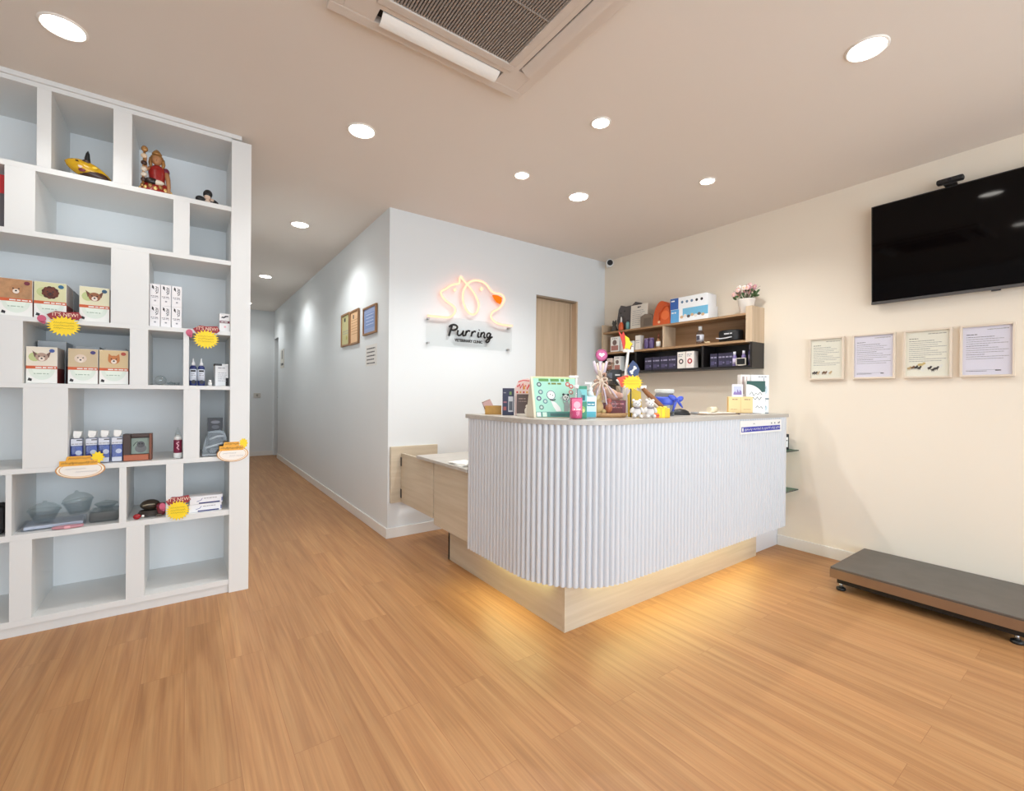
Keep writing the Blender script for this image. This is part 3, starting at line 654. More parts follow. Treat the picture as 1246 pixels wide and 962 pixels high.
petbox(-.506, -.389, Z4, FY, 'treatment box with a white ferret-like animal lying down, middle of the lower row', mat((204, 184, 150), .5), mat((224, 206, 190), .6), mat((120, 90, 76), .6), 'lie', mat((70, 60, 120), .5))
petbox(-.384, -.264, Z4, FY, 'treatment box with a ginger cat on a warm background, lower row', mat((214, 190, 146), .5), mat((196, 124, 70), .6), mat((150, 84, 44), .6), 'cat', mat((176, 70, 50), .5))
GB = mat((188, 192, 196), .5)
def plainbox(x0, x1, y0, y1, z, h, lab):
    t = thing('stock_box', lab, 'box', ((x0 + x1) / 2, (y0 + y1) / 2, z), 0, 'plain cartons behind the treatment boxes')
    w = (x1 - x0) / 2; d = (y1 - y0) / 2
    P().box(-w, w, -d, d, 0, h, GB, .001).build('carton', t); P().box(w, w + .0006, -d, d, .002, h * .42, mat((130, 44, 34), .5)).build('side_print', t)
plainbox(-.632, -.513, 3.48, 3.66, Z3, .186, 'grey carton standing behind the curly brown dog treatment box')
plainbox(-.655, -.543, 3.48, 3.66, Z4, .232, 'taller grey carton standing behind the grey kitten treatment box')
plainbox(-.506, -.405, 3.48, 3.66, Z4, .214, 'pale carton standing behind the ferret treatment box')
plainbox(-.384, -.290, 3.48, 3.66, Z4, .212, 'pale carton standing behind the ginger cat treatment box')

# six small white cartons, two high
def smallbox(x, z, y, lab):
    t = thing('supplement_box', lab, 'box', (x, y + .024, z), 0, 'small white supplement boxes')
    P().box(-.0232, .0232, -.024, .024, 0, .121, mat((236, 234, 236), .45), .0008).build('carton', t)
    n = P(); n.shape([(-.014, .098), (-.004, .088), (-.006, .108), (-.013, .114)], -.024, INK, 1)
    n.stroke([(.004, .108), (.009, .100), (.003, .094), (.009, .088), (.003, .080), (.009, .072), (.004, .066)], .0032, -.024, INK); n.stroke([(.012, .106), (.014, .09), (.012, .07)], .0022, -.024, INK)
    n.words(-.018, .019, .050, .004, -.024, mat((110, 100, 110), .5), 1, 1); n.words(-.014, .017, .043, .003, -.024, LINK, 1, 2); n.rect(-.004, .005, .022, .030, -.024, LINK, 1); n.build('label_print', t)
for i, (x, nm) in enumerate(((-.1495, 'left'), (-.100, 'middle'), (-.0495, 'right'))):
    for j, rw in enumerate(('bottom', 'top')): smallbox(x, Z3 + .1215 * j, 3.285, f'small white supplement box with black script, {rw} of the {nm} pair')
t = thing('product_box', 'little white box with black animal shape and maroon band, beside the shelf end post', 'box', (.187, 3.315, Z3))
P().box(-.027, .027, -.027, .027, 0, .111, mat((238, 236, 236), .45), .0008).build('carton', t)
n = P(); n.rect(-.026, .026, .052, .066, -.027, MAROON, 1); n.words(-.02, .022, .0565, .005, -.027, WHITE, 2); n.shape([(-.018, .084), (-.004, .082), (.008, .090), (.020, .092), (.018, .098), (.004, .098), (-.006, .090), (-.014, .092)], -.027, INK, 1); n.disc(.002, .03, .006, -.027, LPINK, 1); n.build('label_print', t)

# price bursts clipped to the shelf edges
def burst(x0, x1, z0, z1, lab, y=SF - .004):
    w = x1 - x0; h = z1 - z0; cx = (x0 + x1) / 2; cz = (z0 + z1) / 2
    t = thing('price_tag', lab, 'price tag', (cx, y, cz), 0, 'starburst price tags clipped to the shelf edges')
    pts = []; n = 22
    for k in range(n * 2):
        a = PI * k / n; r = 1.0 if k % 2 == 0 else .74
        pts.append((w * .09 + w * .40 * r * math.cos(a), -h * .12 + h * .42 * r * math.sin(a)))
    p = P().prism(pts, -.0018, -.0004, YELLOW)
    for k in range(3): p.scrawl(-w * .14, w * .32, -h * (.02 + .11 * k), h * .06, -.0018, mat((150, 132, 30), .6), k + 3, .0016)
    p.build('starburst_card', t)
    q = P(); q.prism([(-w * .30, h * .30), (-w * .10, h * .46), (w * .12, h * .44), (w * .42, h * .48), (w * .50, h * .28), (w * .40, h * .16), (w * .1, h * .22), (-.2 * w, h * .12)], -.0012, -.0002, mat((150, 36, 44), .5)); q.build('heading_card', t)
    P().text("IT'S NEW!", w * .12, h * .33, h * .20, -.0012, mat((250, 222, 200), .5), .0012, sx=.88).build('heading_lettering', t)
    q = P(); q.disc(-w * .40, h * .12, w * .10, -.0008, mat((200, 90, 120), .5), 2, 16, h * .14); q.shape([(-w * .47, h * .0), (-w * .3, h * .02), (-w * .34, -h * .1)], -.0008, mat((190, 80, 110), .5), 2); q.build('lips_card', t)
burst(-.614, -.448, 1.511, 1.640, 'yellow starburst price tag between the upper and lower treatment boxes')
burst(-.006, .161, 1.487, 1.625, 'yellow starburst price tag above the two blue-shouldered bottles')
burst(-.123, .024, .487, .627, 'yellow starburst price tag in front of the stacked white boxes, low shelf')
def oval(x0, x1, z0, z1, lab, y=SF - .0075):
    w = x1 - x0; h = z1 - z0
    t = thing('price_tag', lab, 'price tag', ((x0 + x1) / 2, y, (z0 + z1) / 2), 0, 'oval price tags clipped to the shelf edges')
    p = P(); p.disc(0, -h * .17, w * .5, .0, mat((206, 140, 60), .5), 4, 32, h * .33); p.disc(0, -h * .17, w * .475, 0, mat((248, 236, 214), .5), 5, 32, h * .305); p.disc(0, -h * .17, w * .43, 0, mat((214, 150, 70), .5), 6, 32, h * .27); p.disc(0, -h * .17, w * .415, 0, mat((246, 240, 232), .5), 7, 32, h * .258)
    p.scrawl(-w * .30, w * .10, -h * .16, h * .06, -.0028, LINK, 4, .0014); p.scrawl(-w * .1, w * .33, -h * .28, h * .06, -.0028, LINK, 8, .0014); p.build('oval_card', t)
    q = P(); q.prism([(-w * .42, -h * .02), (w * .34, -h * .02), (w * .34, h * .18), (w * .2, h * .18), (w * .2, h * .34), (-w * .27, h * .34), (-w * .30, h * .18), (-w * .42, h * .18)], -.0034, -.0030, mat((240, 176, 56), .5))
    for (u0, u1, v, hh, sd) in ((-.24, .17, .21, .10, 1), (-.38, .30, .03, .11, 2)):
        rn2 = random.Random(sd); u = u0
        while u < u1: q.scrawl(u * w, (u + .05) * w, v * h, hh * h, -.0034, mat((120, 70, 24), .5), int(u * 777), .0022); u += .065
    q.build('heading_card', t)
    q = P(); pts = []
    for k in range(20): a = PI * k / 10; r = 1 if k % 2 == 0 else .72; pts.append((w * .34 + w * .15 * r * math.cos(a), h * .26 + h * .24 * r * math.sin(a)))
    q.prism(pts, -.0030, -.0026, YELLOW); q.build('star_card', t)
oval(-.545, -.352, .768, .908, 'oval cream price tag in front of the blue liquid bottles')
oval(.149, .314, .802, .946, 'oval cream price tag on the shelf end post')

# --- row 4, small cells
t = thing('glass_ball', 'clear round glass ball in the small compartment beside the lower treatment boxes', 'ball', (-.123, 3.32, Z4)); P().ball((0, 0, .028), .028, CLEARG, 24).build('globe', t); P().lathe([(.012, 0), (.010, .004), (.004, .006)], (0, 0, 0), CLEARG, 16).build('base', t)
for x, lab, k in ((-.075, 'small grey plastic cup lying beside the clear ball', 0), (-.047, 'tiny clear cap nearest the compartment divider', 1)):
    t = thing('plastic_cup', lab, 'cup', (x, 3.335, Z4)); P().lathe([(.016 - .004 * k, 0), (.020 - .006 * k, .016), (.019 - .006 * k, .016), (.014 - .004 * k, .003)], (0, 0, 0), CLEARDK, 18).build('cup', t); P().lathe([(.004, .0), (.010, .010), (.003, .022 - .008 * k)], (0, 0, .002), CLEARG, 12).build('insert', t)
def dropper(x, lab):
    t = thing('dropper_bottle', lab, 'bottle', (x, 3.315, Z4), 0, 'blue shouldered bottles with white nozzles')
    P().lathe([(.017, 0), (.0185, .004), (.0185, .100), (.016, .112), (.009, .122)], (0, 0, 0), mat((34, 48, 110), .35), 20).build('body', t)
    n = P(); n.lathe([(.0187, .030), (.0187, .098)], (0, 0, 0), mat((214, 220, 232), .45), 20); n.rect(-.012, .012, .082, .093, -.0187, INK, 1); n.words(-.011, .011, .060, .004, -.0187, LINK, 1); n.words(-.011, .011, .070, .004, -.0187, LINK, 1); n.disc(.002, .022, .012, -.0180, mat((40, 36, 40), .5), 3, 12); n.build('label', t)
    P().lathe([(.010, .120), (.010, .134), (.005, .142), (.0025, .163)], (0, 0, 0), mat((240, 242, 246), .4), 16).build('nozzle', t)
dropper(.031, 'blue bottle with white nozzle standing against the compartment divider')
dropper(.071, 'blue bottle with white nozzle beside the tiny white jar')
t = thing('pill_jar', 'tiny white jar between the blue bottles and the white carton', 'jar', (.115, 3.31, Z4)); P().cyl((0, 0, 0), .0105, .022, mat((238, 238, 236), .4), 18).build('body', t); P().lathe([(.008, .022), (.008, .031), (.005, .036)], (0, 0, 0), WHITE, 18).build('lid', t)
t = thing('product_box', 'white carton with black top and grey print beside the tiny jar', 'box', (.172, 3.335, Z4), .12)
P().box(-.034, .034, -.03, .03, 0, .136, mat((232, 234, 236), .45), .001).build('carton', t); P().box(-.0345, .0, -.0305, .0305, .124, .1365, DKGREY).build('dark_flap', t)
n = P(); n.words(-.02, .024, .108, .005, -.03, LINK, 1); [n.words(-.02, .026, .03 + .012 * k, .004, -.03, mat((176, 178, 184), .5), 1, k) for k in range(5)]; n.rect(.020, .034, .0, .05, -.03, INK, 1); n.build('label_print', t)

# --- row 5
LIQ = mat((40, 62, 150), .3); 
for i, (x, lab) in enumerate(((-.473, 'blue liquid bottle with white cap at the left end of its row of four'), (-.415, 'second blue liquid bottle, behind the oval price tag'), (-.364, 'third blue liquid bottle, next to the end one'), (-.311, 'blue liquid bottle with white cap beside the brown photo frame'))):
    t = thing('shampoo_bottle', lab, 'bottle', (x, 3.318, Z5), 0, 'four clear bottles of blue liquid with white caps')
    a, b = -.025, .025
    P().box(a + .002, b - .002, -.016, .016, .003, .098, LIQ, .004).build('liquid', t)
    P().box(a, b, -.019, .019, 0, .138, clear((228, 232, 244), .2, .08) if i == 0 else bpy.data.objects['bottle_shell'].data.materials[0], .006).build('bottle_shell', t)
    n = P(); n.rect(a + .003, b - .003, .0985, .134, -.0191, mat((216, 220, 232), .5), 1); n.rect(.0, .022, .124, .129, -.0195, INK, 1); n.words(-.02, .022, .105, .004, -.0195, LINK, 1)
    n.rect(-.002, .022, .03, .09, -.0191, mat((84, 104, 176), .5), 1); n.disc(.008, .06, .013, -.0191, mat((190, 200, 224), .5), 3, 14); n.rect(-.02, .021, .004, .028, -.0191, mat((206, 210, 224), .5), 1); n.build('label', t)
    q = P(); q.box(-.012, .012, -.014, .014, .138, .150, WHITE, .002); q.prism([(-.014, .148), (.016, .148), (.020, .172), (-.012, .176)], -.016, .016, WHITE); q.build('flip_cap', t)
t = thing('photo_frame', 'dark brown wooden stand holding a small grey cat picture with an orange ledge', 'frame', (-.222, 3.33, Z5), -.06)
WB = mat((64, 40, 30), .4); n = P(); n.box(-.063, -.030, -.03, .03, 0, .150, WB, .002); n.box(.052, .063, -.03, .03, 0, .15, mat((120, 66, 40), .4), .002); n.box(-.03, .052, -.02, .03, .132, .150, WB, .002); n.box(-.03, .052, .0, .03, .0, .132, WB); n.build('wooden_block', t)
n = P(); n.rect(-.03, .050, .036, .124, -.002, mat((150, 168, 158), .5), 3); n.disc(.012, .066, .026, -.002, mat((120, 122, 124), .5), 5, 16, .024); n.disc(.012, .088, .018, -.002, mat((90, 92, 96), .5), 6, 14); n.disc(.006, .092, .004, -.002, INK, 7, 8); n.disc(.018, .092, .004, -.002, INK, 7, 8); n.stroke([(-.022, .08), (-.01, .10), (.0, .104)], .003, -.0042, INK); n.build('picture', t)
P().box(-.058, .050, -.040, -.020, .002, .034, mat((176, 98, 66), .45), .002).build('ledge', t)
t = thing('dropper_bottle', 'slim bottle with maroon label and clear pointed cap', 'bottle', (-.040, 3.315, Z5))
P().lathe([(.017, 0), (.0205, .006), (.0205, .03), (.019, .034)], (0, 0, 0), WHITE, 20).build('base', t); n = P(); n.lathe([(.0200, .030), (.0208, .033), (.0208, .104), (.0200, .107)], (0, 0, 0), mat((122, 24, 60), .4), 20); n.stroke([(.006, .096), (-.006, .088), (.004, .074), (-.004, .062), (.006, .05)], .006, -.0204, mat((226, 170, 186), .5), .0012); n.build('label', t)
P().lathe([(.019, .105), (.018, .122), (.010, .134)], (0, 0, 0), WHITE, 20).build('shoulder', t); P().lathe([(.016, .128), (.012, .15), (.003, .176), (.001, .18)], (0, 0, 0), CLEARG, 16).build('pointed_cap', t)
t = thing('plastic_bag', 'clear plastic bag of harness parts with a black header card', 'bag', (.145, 3.335, Z5))
n = P(); n.prism([(-.07, .0), (.06, .0), (.068, .06), (.05, .14), (.02, .16), (-.035, .15), (-.055, .09)], -.035, .03, clear((226, 228, 230), .3, .1, 'grey_film')); n.build('film', t)
P().box(-.040, .038, -.012, -.008, .150, .232, mat((26, 26, 34), .4), .001).build('header_card', t)
n = P(); n.disc(0, .205, .024, -.0125, mat((120, 124, 134), .5), 2, 16, .010); n.disc(.0, .175, .020, -.0125, mat((90, 94, 104), .5), 2, 16, .012); n.build('header_print', t)
n = P(); n.box(-.066, .055, -.034, .025, .002, .012, mat((190, 192, 196), .5), .002); n.box(-.045, .045, -.012, .02, .015, .135, DKGREY, .02); n.tube([(-.05, -.02, .05), (-.01, -.025, .062), (.05, -.02, .078)], .006, mat((226, 228, 230), .3), 8); n.tube([(-.03, -.02, .10), (.01, -.025, .118), (.05, -.02, .120)], .006, mat((200, 204, 208), .3), 8); n.box(-.03, .04, -.02, .02, .015, .045, GREY, .006); n.build('contents', t)

# --- row 6
t = thing('carry_bag', 'black soft bag at the edge of view, low shelf row', 'bag', (-.800, 3.36, Z6)); P().box(-.075, .072, -.07, .07, 0, .145, mat((24, 22, 26), .6), .03).build('bag_body', t); P().tube([(-.03, 0, .14), (-.02, 0, .18), (.02, 0, .18), (.03, 0, .14)], .006, BLACK, 8).build('handle', t)
t = thing('flat_packet', 'flat clear packet lying tilted under the plastic bowls', 'packet', (-.565, 3.39, Z6), .10)
n = P(); n.box(-.122, .120, -.08, .08, 0, .026, clear((244, 246, 250), .3, .12, 'crinkled_film'), .006); n.build('film_pack', t); P().box(-.112, .11, -.072, .072, .004, .020, mat((206, 212, 224), .5), .004).build('folded_sheet', t)
def bowl(x, y, z, r, h, lab, tilt):
    t = thing('plastic_bowl', lab, 'bowl', (x, y, z), 0, 'clear plastic bowls on the low shelf')
    q = P(); q.lathe([(r * .55, 0), (r * .62, .003), (r * .95, h * .55), (r * 1.02, h * .58), (r * 1.02, h * .62), (r * .92, h * .58), (r * .58, .008)], (0, 0, 0), CLEARDK, 28); q.xf(Matrix.Rotation(tilt, 4, 'Y')); q.build('bowl', t)
    q = P(); q.lathe([(r * 1.0, h * .62), (r * .93, h * .74), (r * .55, h * .93), (r * .14, h), (r * .12, h * 1.08), (r * .02, h * 1.10)], (0, 0, 0), CLEARG, 28); q.xf(Matrix.Rotation(tilt, 4, 'Y')); q.build('domed_lid', t)
bowl(-.606, 3.375, Z6 + .030, .064, .098, 'round clear domed bowl, leftmost on the flat packet', .02)
bowl(-.470, 3.385, Z6 + .050, .064, .115, 'clear angular-lidded bowl, middle one on the flat packet', -.12)
bowl(-.362, 3.39, Z6 + .062, .050, .042, 'small clear dish nearest the divider, on the dark clear container', .0)
t = thing('clear_container', 'smoky clear container supporting the small dish', 'container', (-.364, 3.39, Z6)); P().box(-.062, .058, -.07, .07, 0, .056, clear((222, 224, 224), .3, .1, 'smoky_plastic'), .010).build('tub', t); P().box(-.064, .060, -.072, .072, .054, .060, CLEARDK, .003).build('rim', t)
t = thing('pet_collar', 'translucent pink collar ring lying under the flat packet edge', 'collar', (-.500, 3.272, Z6)); q = P(); q.tube([(.055 * math.cos(a * PI / 12), .015 * math.sin(a * PI / 12), .008) for a in range(25)], .007, mat((196, 142, 154), .3), 8); q.build('ring', t); P().box(-.012, .012, -.024, -.014, .002, .016, LPINK, .003).build('clasp', t)
t = thing('leather_case', 'dark brown oval leather case with pale stripe beside the low starburst tag', 'case', (-.168, 3.35, Z6 + .035), .1)
n = P(); n.ball((0, 0, .028), (.046, .034, .030), mat((60, 50, 40), .35), 20); n.build('case_body', t); n = P(); n.tube([(-.034, -.027, .030), (-.010, -.036, .036), (.020, -.034, .034)], .0035, mat((176, 164, 140), .4), 8); n.build('pale_stripe', t)
t = thing('leash_coil', 'dark coiled leash under the leather case', 'leash', (-.168, 3.345, Z6)); q = P(); q.tube([((.058 - .003 * k / 12) * math.cos(k * PI / 8), (.036) * math.sin(k * PI / 8), .006 + .026 * k / 64) for k in range(65)], .0055, mat((58, 50, 44), .5), 8); q.build('cord', t); P().box(.03, .055, -.045, -.03, .0, .012, mat((90, 80, 66), .5), .003).build('buckle', t)
t = thing('toy_ball', 'shiny red toy ball with a white dot at the front of the low shelf', 'ball', (-.222, 3.285, Z6)); P().ball((0, 0, .015), (.018, .015, .015), mat((160, 26, 34), .25), 16).build('ball', t); P().ball((.026, -.006, .016), (.007, .007, .007), WHITE, 10).build('white_bead', t)
t = thing('red_pouch', 'small red pouch tucked behind the low starburst tag', 'pouch', (-.118, 3.335, Z6)); P().box(-.02, .02, -.02, .02, 0, .07, mat((120, 22, 30), .5), .01).build('pouch', t); P().box(-.021, .021, -.022, .02, .05, .062, MAROON, .003).build('flap', t)
for k in range(2):
    t = thing('medicine_box', ('lower', 'upper')[k] + ' white and blue box of the two stacked beside the starburst tag', 'box', (.098 + .004 * k, 3.33, Z6 + .047 * k), .02 * k, 'two stacked white and blue boxes')
    P().box(-.084, .080, -.045, .045, 0, .046, mat((236, 236, 240), .45), .001).build('carton', t)
    n = P(); n.rect(-.04, .066, .0015, .009, -.045, mat((40, 44, 110), .5), 1); n.rect(.074, .080, .008, .03, -.045, LBL if False else mat((90, 100, 160), .5), 1); n.stroke([(-.05, .016), (-.03, .022), (-.022, .034)], .003, -.045, mat((110, 118, 170), .5)); n.words(-.015, .05, .03, .004, -.045, LINK, 1, k); n.build('label_print', t)
# ------------------------------------------------------------------ wall shelf above the counter (faces -X, so local x runs along -Y)
WS = thing('wall_shelf', 'brown wooden wall shelf with a black lower tier behind the counter', 'shelf', (XR - .001, 2.72, 1.47), -PI / 2)
BLK = mat((24, 20, 20), .4); y0, y1 = -.205, 0
def lx(Y): return 2.72 - Y          # world Y -> local x of the unit
def lz(z): return z - 1.47
def wb(p, n): return p.build(n, WS)
WX = wood((150, 116, 82), (174, 140, 104), (1.6, 30, 30), name='brown_shelf_wood_long')
wb(P().box(lx(3.545), lx(1.945), y0, y1, lz(1.913), lz(1.931), WX), 'top_board')
wb(P().box(lx(3.545), lx(1.945), y0, y1, lz(1.686), lz(1.706), WX), 'middle_board')
wb(P().box(lx(3.565), lx(3.545), y0, y1, lz(1.686), lz(2.015), OAKZ), 'end_panel')
wb(P().box(lx(1.945), lx(1.890), y0, y1, lz(1.686), lz(1.985), OAKZ), 'end_panel')
wb(P().box(lx(2.766), lx(2.746), y0 + .005, y1, lz(1.706), lz(1.913), OAKZ), 'divider')
wb(P().box(lx(3.545), lx(1.945), -.012, y1, lz(1.706), lz(1.913), WX), 'back_panel')
wb(P().box(lx(3.565), lx(1.890), y0, y1, lz(1.470), lz(1.490), BLK), 'black_bottom_board')
wb(P().box(lx(3.565), lx(1.890), -.012, y1, lz(1.490), lz(1.686), BLK), 'black_back_panel')
for a, b in ((3.565, 3.545), (3.10, 3.08), (2.345, 2.325), (1.91, 1.890)): wb(P().box(lx(a), lx(b), y0 + .002, y1, lz(1.490), lz(1.686), BLK), 'black_divider')
RZ = -PI / 2; T1, T2, T3 = 1.9319, 1.7069, 1.4909
XI = 3.88
# top tier
t = thing('cat_tote', 'dark grey cat-shaped soft box with pointed ears on the wall shelf', 'ornament', (3.935, 3.27, T1), RZ)
CG = mat((92, 88, 88), .7); p = P(); p.prism([(-.125, 0), (.10, 0), (.115, .10), (.11, .22), (.115, .295), (.07, .265), (-.05, .262), (-.085, .285), (-.115, .24), (-.135, .13)], -.06, .05, CG); p.build('body', t)
p = P(); p.disc(-.085, .20, .012, -.061, mat((60, 58, 60), .5), 2, 12); p.disc(-.03, .215, .012, -.061, mat((60, 58, 60), .5), 2, 12); p.tube([(-.11, -.065, .16), (-.09, -.07, .12), (-.06, -.068, .16)], .006, mat((60, 58, 60), .6), 8); p.build('face', t)
t = thing('bottle', 'small orange bottle with a white top before the grey cat box', 'bottle', (3.838, 3.315, T1), RZ); P().lathe([(.026, 0), (.029, .006), (.029, .06), (.018, .085), (.011, .09)], (0, 0, 0), mat((214, 96, 50), .4), 18).build('body', t); P().lathe([(.011, .09), (.009, .13), (.004, .150)], (0, 0, 0), WHITE, 14).build('nozzle', t)
t = thing('figurine', 'small dark grey figurine at the far end of the wall shelf top', 'figurine', (3.87, 3.44, T1), RZ); p = P(); p.lathe([(.035, 0), (.036, .03), (.026, .06), (.02, .075)], (0, 0, 0), mat((86, 82, 76), .6), 16); p.build('body', t); p = P(); p.ball((0, 0, .095), (.026, .026, .026), mat((86, 82, 76), .6), 14); p.ball((-.018, 0, .12), (.009, .009, .012), mat((86, 82, 76), .6), 8); p.ball((.018, 0, .12), (.009, .009, .012), mat((86, 82, 76), .6), 8); p.build('head', t)
t = thing('bottle', 'teal and grey tube beside the orange bottle on the wall shelf', 'bottle', (3.835, 3.225, T1), RZ); P().lathe([(.018, 0), (.019, .07), (.012, .085)], (0, 0, 0), mat((110, 160, 160), .4), 14).build('body', t); P().cyl((0, 0, .085), .012, .02, DKGREY, 12).build('cap', t)
t = thing('notice_board', 'white printed card standing on the wall shelf before the grey cat box', 'card', (3.845, 3.085, T1), RZ); P().box(-.110, .105, -.004, .004, 0, .252, mat((226, 220, 208), .5)).xf(Matrix.Rotation(-.05, 4, 'X')).build('card', t)
n = P(); n.disc(-.01, .225, .014, -.006, INK, 2, 12, .008); n.rect(.005, .02, .222, .232, -.006, INK, 2); [n.words(-.085, .08 - .02 * (k % 3), .04 + .021 * k, .005, -.006, LINK, 1, k) for k in range(8)]; n.xf(Matrix.Rotation(-.05, 4, 'X')); n.build('printed_text', t)
t = thing('stone_plaque', 'small dark stone plaque leaning before the white card', 'plaque', (3.83, 2.965, T1), RZ); P().prism([(-.075, 0), (.075, 0), (.075, .10), (.05, .125), (-.02, .135), (-.075, .11)], -.015, .015, mat((120, 106, 92), .6)).build('plaque', t); P().prism([(-.035, .012), (.066, .012), (.06, .09), (-.03, .09)], -.018, -.015, mat((98, 86, 74), .6)).build('inset', t)
t = thing('pet_carrier', 'glossy orange round carrier shell on top of the wall shelf', 'carrier', (3.905, 2.786, T1), RZ)
OR = mat((206, 88, 34), .3); n = P(); n.prism([(-.105, 0)] + [(-.005 - .10 * math.cos(a * PI / 28), .236 * math.sin(a * PI / 28)) for a in range(1, 28)] + [(.095, 0)], -.085, .075, OR, 'y', True); n.build('shell', t)
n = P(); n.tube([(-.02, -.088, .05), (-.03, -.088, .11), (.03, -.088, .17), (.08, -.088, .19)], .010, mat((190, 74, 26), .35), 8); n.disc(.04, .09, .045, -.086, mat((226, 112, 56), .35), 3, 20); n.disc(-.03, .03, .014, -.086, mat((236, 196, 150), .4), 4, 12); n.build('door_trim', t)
def grooming(z, x0, x1, h, lab, top):
    t = thing('appliance_box', lab, 'box', (3.885, (x0 + x1) / 2, z), RZ, 'two white and blue boxes stacked on the wall shelf')
    w = (x1 - x0) / 2 if x1 > x0 else (x0 - x1) / 2
    P().box(-w, w, -.08, .08, 0, h, mat((236, 238, 240), .45), .001).build('carton', t)
    n = P(); n.rect(-w, -w + .09, .0, h - .002, -.08, mat((52, 96, 170), .5) if top else mat((96, 166, 220), .5), 1); n.words(-w + .01, -w + .06, h * .7, .012, -.08, WHITE, 2)
    if top:
        for k in range(5): n.disc(-w + .13 + .05 * k, h * .55, .013, -.08, (mat((90, 120, 150), .5), INK)[k > 2], 2, 12); 
    else:
        n.rect(-w + .13, w, h * .35, h - .002, -.08, mat((112, 180, 214), .5), 1)
        for k in range(7): n.disc(-w + .12 + .036 * k, h * .35 + .01 * (k % 2), .017, -.08, (mat((206, 170, 130), .5), mat((230, 220, 206), .5), mat((90, 80, 76), .5))[k % 3], 2, 12, .014)
    n.build('printed_front', t)
grooming(T1, 2.672, 2.285, .124, 'lower white box with sky-blue picture of pets, on the wall shelf', False)
grooming(T1 + .125, 2.678, 2.300, .108, 'upper white box with a row of round icons, on the pet picture box', True)
t = thing('flower_pot', 'white pot of pink and white flowers at the near end of the wall shelf', 'plant', (3.89, 1.985, T1), RZ)
P().lathe([(.045, 0), (.048, .004), (.066, .118), (.070, .122), (.070, .128), (.060, .126), (.050, .110)], (0, 0, 0), mat((236, 230, 222), .45), 28).build('pot', t)
LF = mat((66, 96, 54), .6); FP = mat((230, 186, 184), .6); FW = mat((244, 232, 224), .6); rn = random.Random(3)
for k in range(26):
    a = k * 2.39996; e = .35 + .65 * ((k * 7) % 26) / 26; r = .030 + .080 * e; x, y, z = r * math.cos(a), r * .75 * math.sin(a), .145 + rn.uniform(.0, .07)
    q = P(); q.tube([(x * .15, y * .15, .11), (x * .6, y * .6, .14 + .3 * (z - .15)), (x, y, z)], [.0025, .002, .0012], LF, 6); q.ball((x, y, z), (.020, .006, .010), LF, 8, Euler((rn.uniform(-.6, .6), rn.uniform(-.9, .9), a))); q.build('leaf', t)
for k in range(16):
    a = k * 2.39996 + .7; e = .2 + .8 * ((k * 5) % 16) / 16; x, y, z = (.02 + .085 * e) * math.cos(a), (.02 + .06 * e) * math.sin(a) - .015, .175 + .075 * (1 - e) + rn.uniform(-.01, .02)
    q = P(); c_ = (FP, FW, mat((206, 150, 160), .6))[k % 3]
    for w in range(5): b = 2 * PI * w / 5; q.ball((x + .010 * math.cos(b), y - .008, z + .010 * math.sin(b)), (.011, .006, .011), c_, 8)
    q.ball((x, y - .013, z), .005, mat((226, 190, 110), .6), 8); q.build('flower', t)
for k in range(7):
    a = -1.2 + .4 * k; q = P(); q.tube([(0, 0, .11), (.05 * math.sin(a), 0, .19), (.125 * math.sin(a), .0, .20 + .06 * math.cos(a))], [.003, .002, .001], mat((120, 84, 84), .6), 6); q.build('twig', t)
# middle tier
def carton(name, lab, X, Y, z, w, d, h, m_, cat='box', pr=None, group=None, rz=RZ):
    t = thing(name, lab, cat, (X, Y, z), rz, group)
    P().box(-w / 2, w / 2, -d / 2, d / 2, 0, h, m_, .001).build('carton', t)
    n = P(); f = -d / 2
    if pr: pr(n, w, h, f)
    else: n.words(-w * .35, w * .35, h * .62, h * .06, f, LINK, 1); n.words(-w * .35, w * .3, h * .48, h * .04, f, LINK, 1)
    n.build('label_print', t); return t
def prA(n, w, h, f): n.rect(-w * .42, w * .42, h * .1, h * .42, f, mat((176, 120, 110), .5), 1); n.disc(0, h * .62, w * .25, f, mat((120, 100, 96), .5), 1, 14); n.words(-w * .3, w * .3, h * .86, h * .05, f, LINK, 1)
carton('product_box', 'white and rose box at the far end of the middle wall-shelf tier', 3.875, 3.40, T2, .12, .09, .165, BOXW, pr=prA)
carton('product_box', 'pale box partly hidden by the red and yellow burst, middle tier', 3.87, 3.27, T2, .09, .08, .11, mat((226, 220, 214), .5))
carton('product_box', 'low white box between the pale box and the tall one, middle tier', 3.87, 3.17, T2, .07, .08, .10, BOXW, pr=prA)
carton('product_box', 'tall slim white box left of the purple jars', 3.86, 3.085, T2, .062, .06, .15, mat((232, 226, 218), .5))
for Y_, lab in ((2.985, 'purple jar standing beside the tall slim white box'), (2.925, 'purple jar nearest the small amber bottle')):
    t = thing('purple_jar', lab, 'jar', (3.85, Y_, T2), RZ, 'pair of purple jars on the middle wall-shelf tier'); P().lathe([(.025, 0), (.027, .004), (.027, .085), (.022, .092)], (0, 0, 0), mat((92, 74, 120), .35), 18).build('body', t); P().cyl((0, 0, .092), .024, .018, mat((120, 104, 146), .4), 18).build('lid', t)
t = thing('bottle', 'small white-labelled amber bottle beside the wooden divider', 'bottle', (3.845, 2.84, T2), RZ); P().lathe([(.022, 0), (.023, .004), (.023, .075), (.010, .092), (.008, .10)], (0, 0, 0), mat((150, 110, 74), .3), 16).build('body', t); P().lathe([(.0233, .015), (.0233, .065)], (0, 0, 0), BOXW, 16).build('label', t); P().lathe([(.009, .098), (.009, .118), (.004, .145)], (0, 0, 0), mat((120, 60, 40), .4), 12).build('nozzle', t)
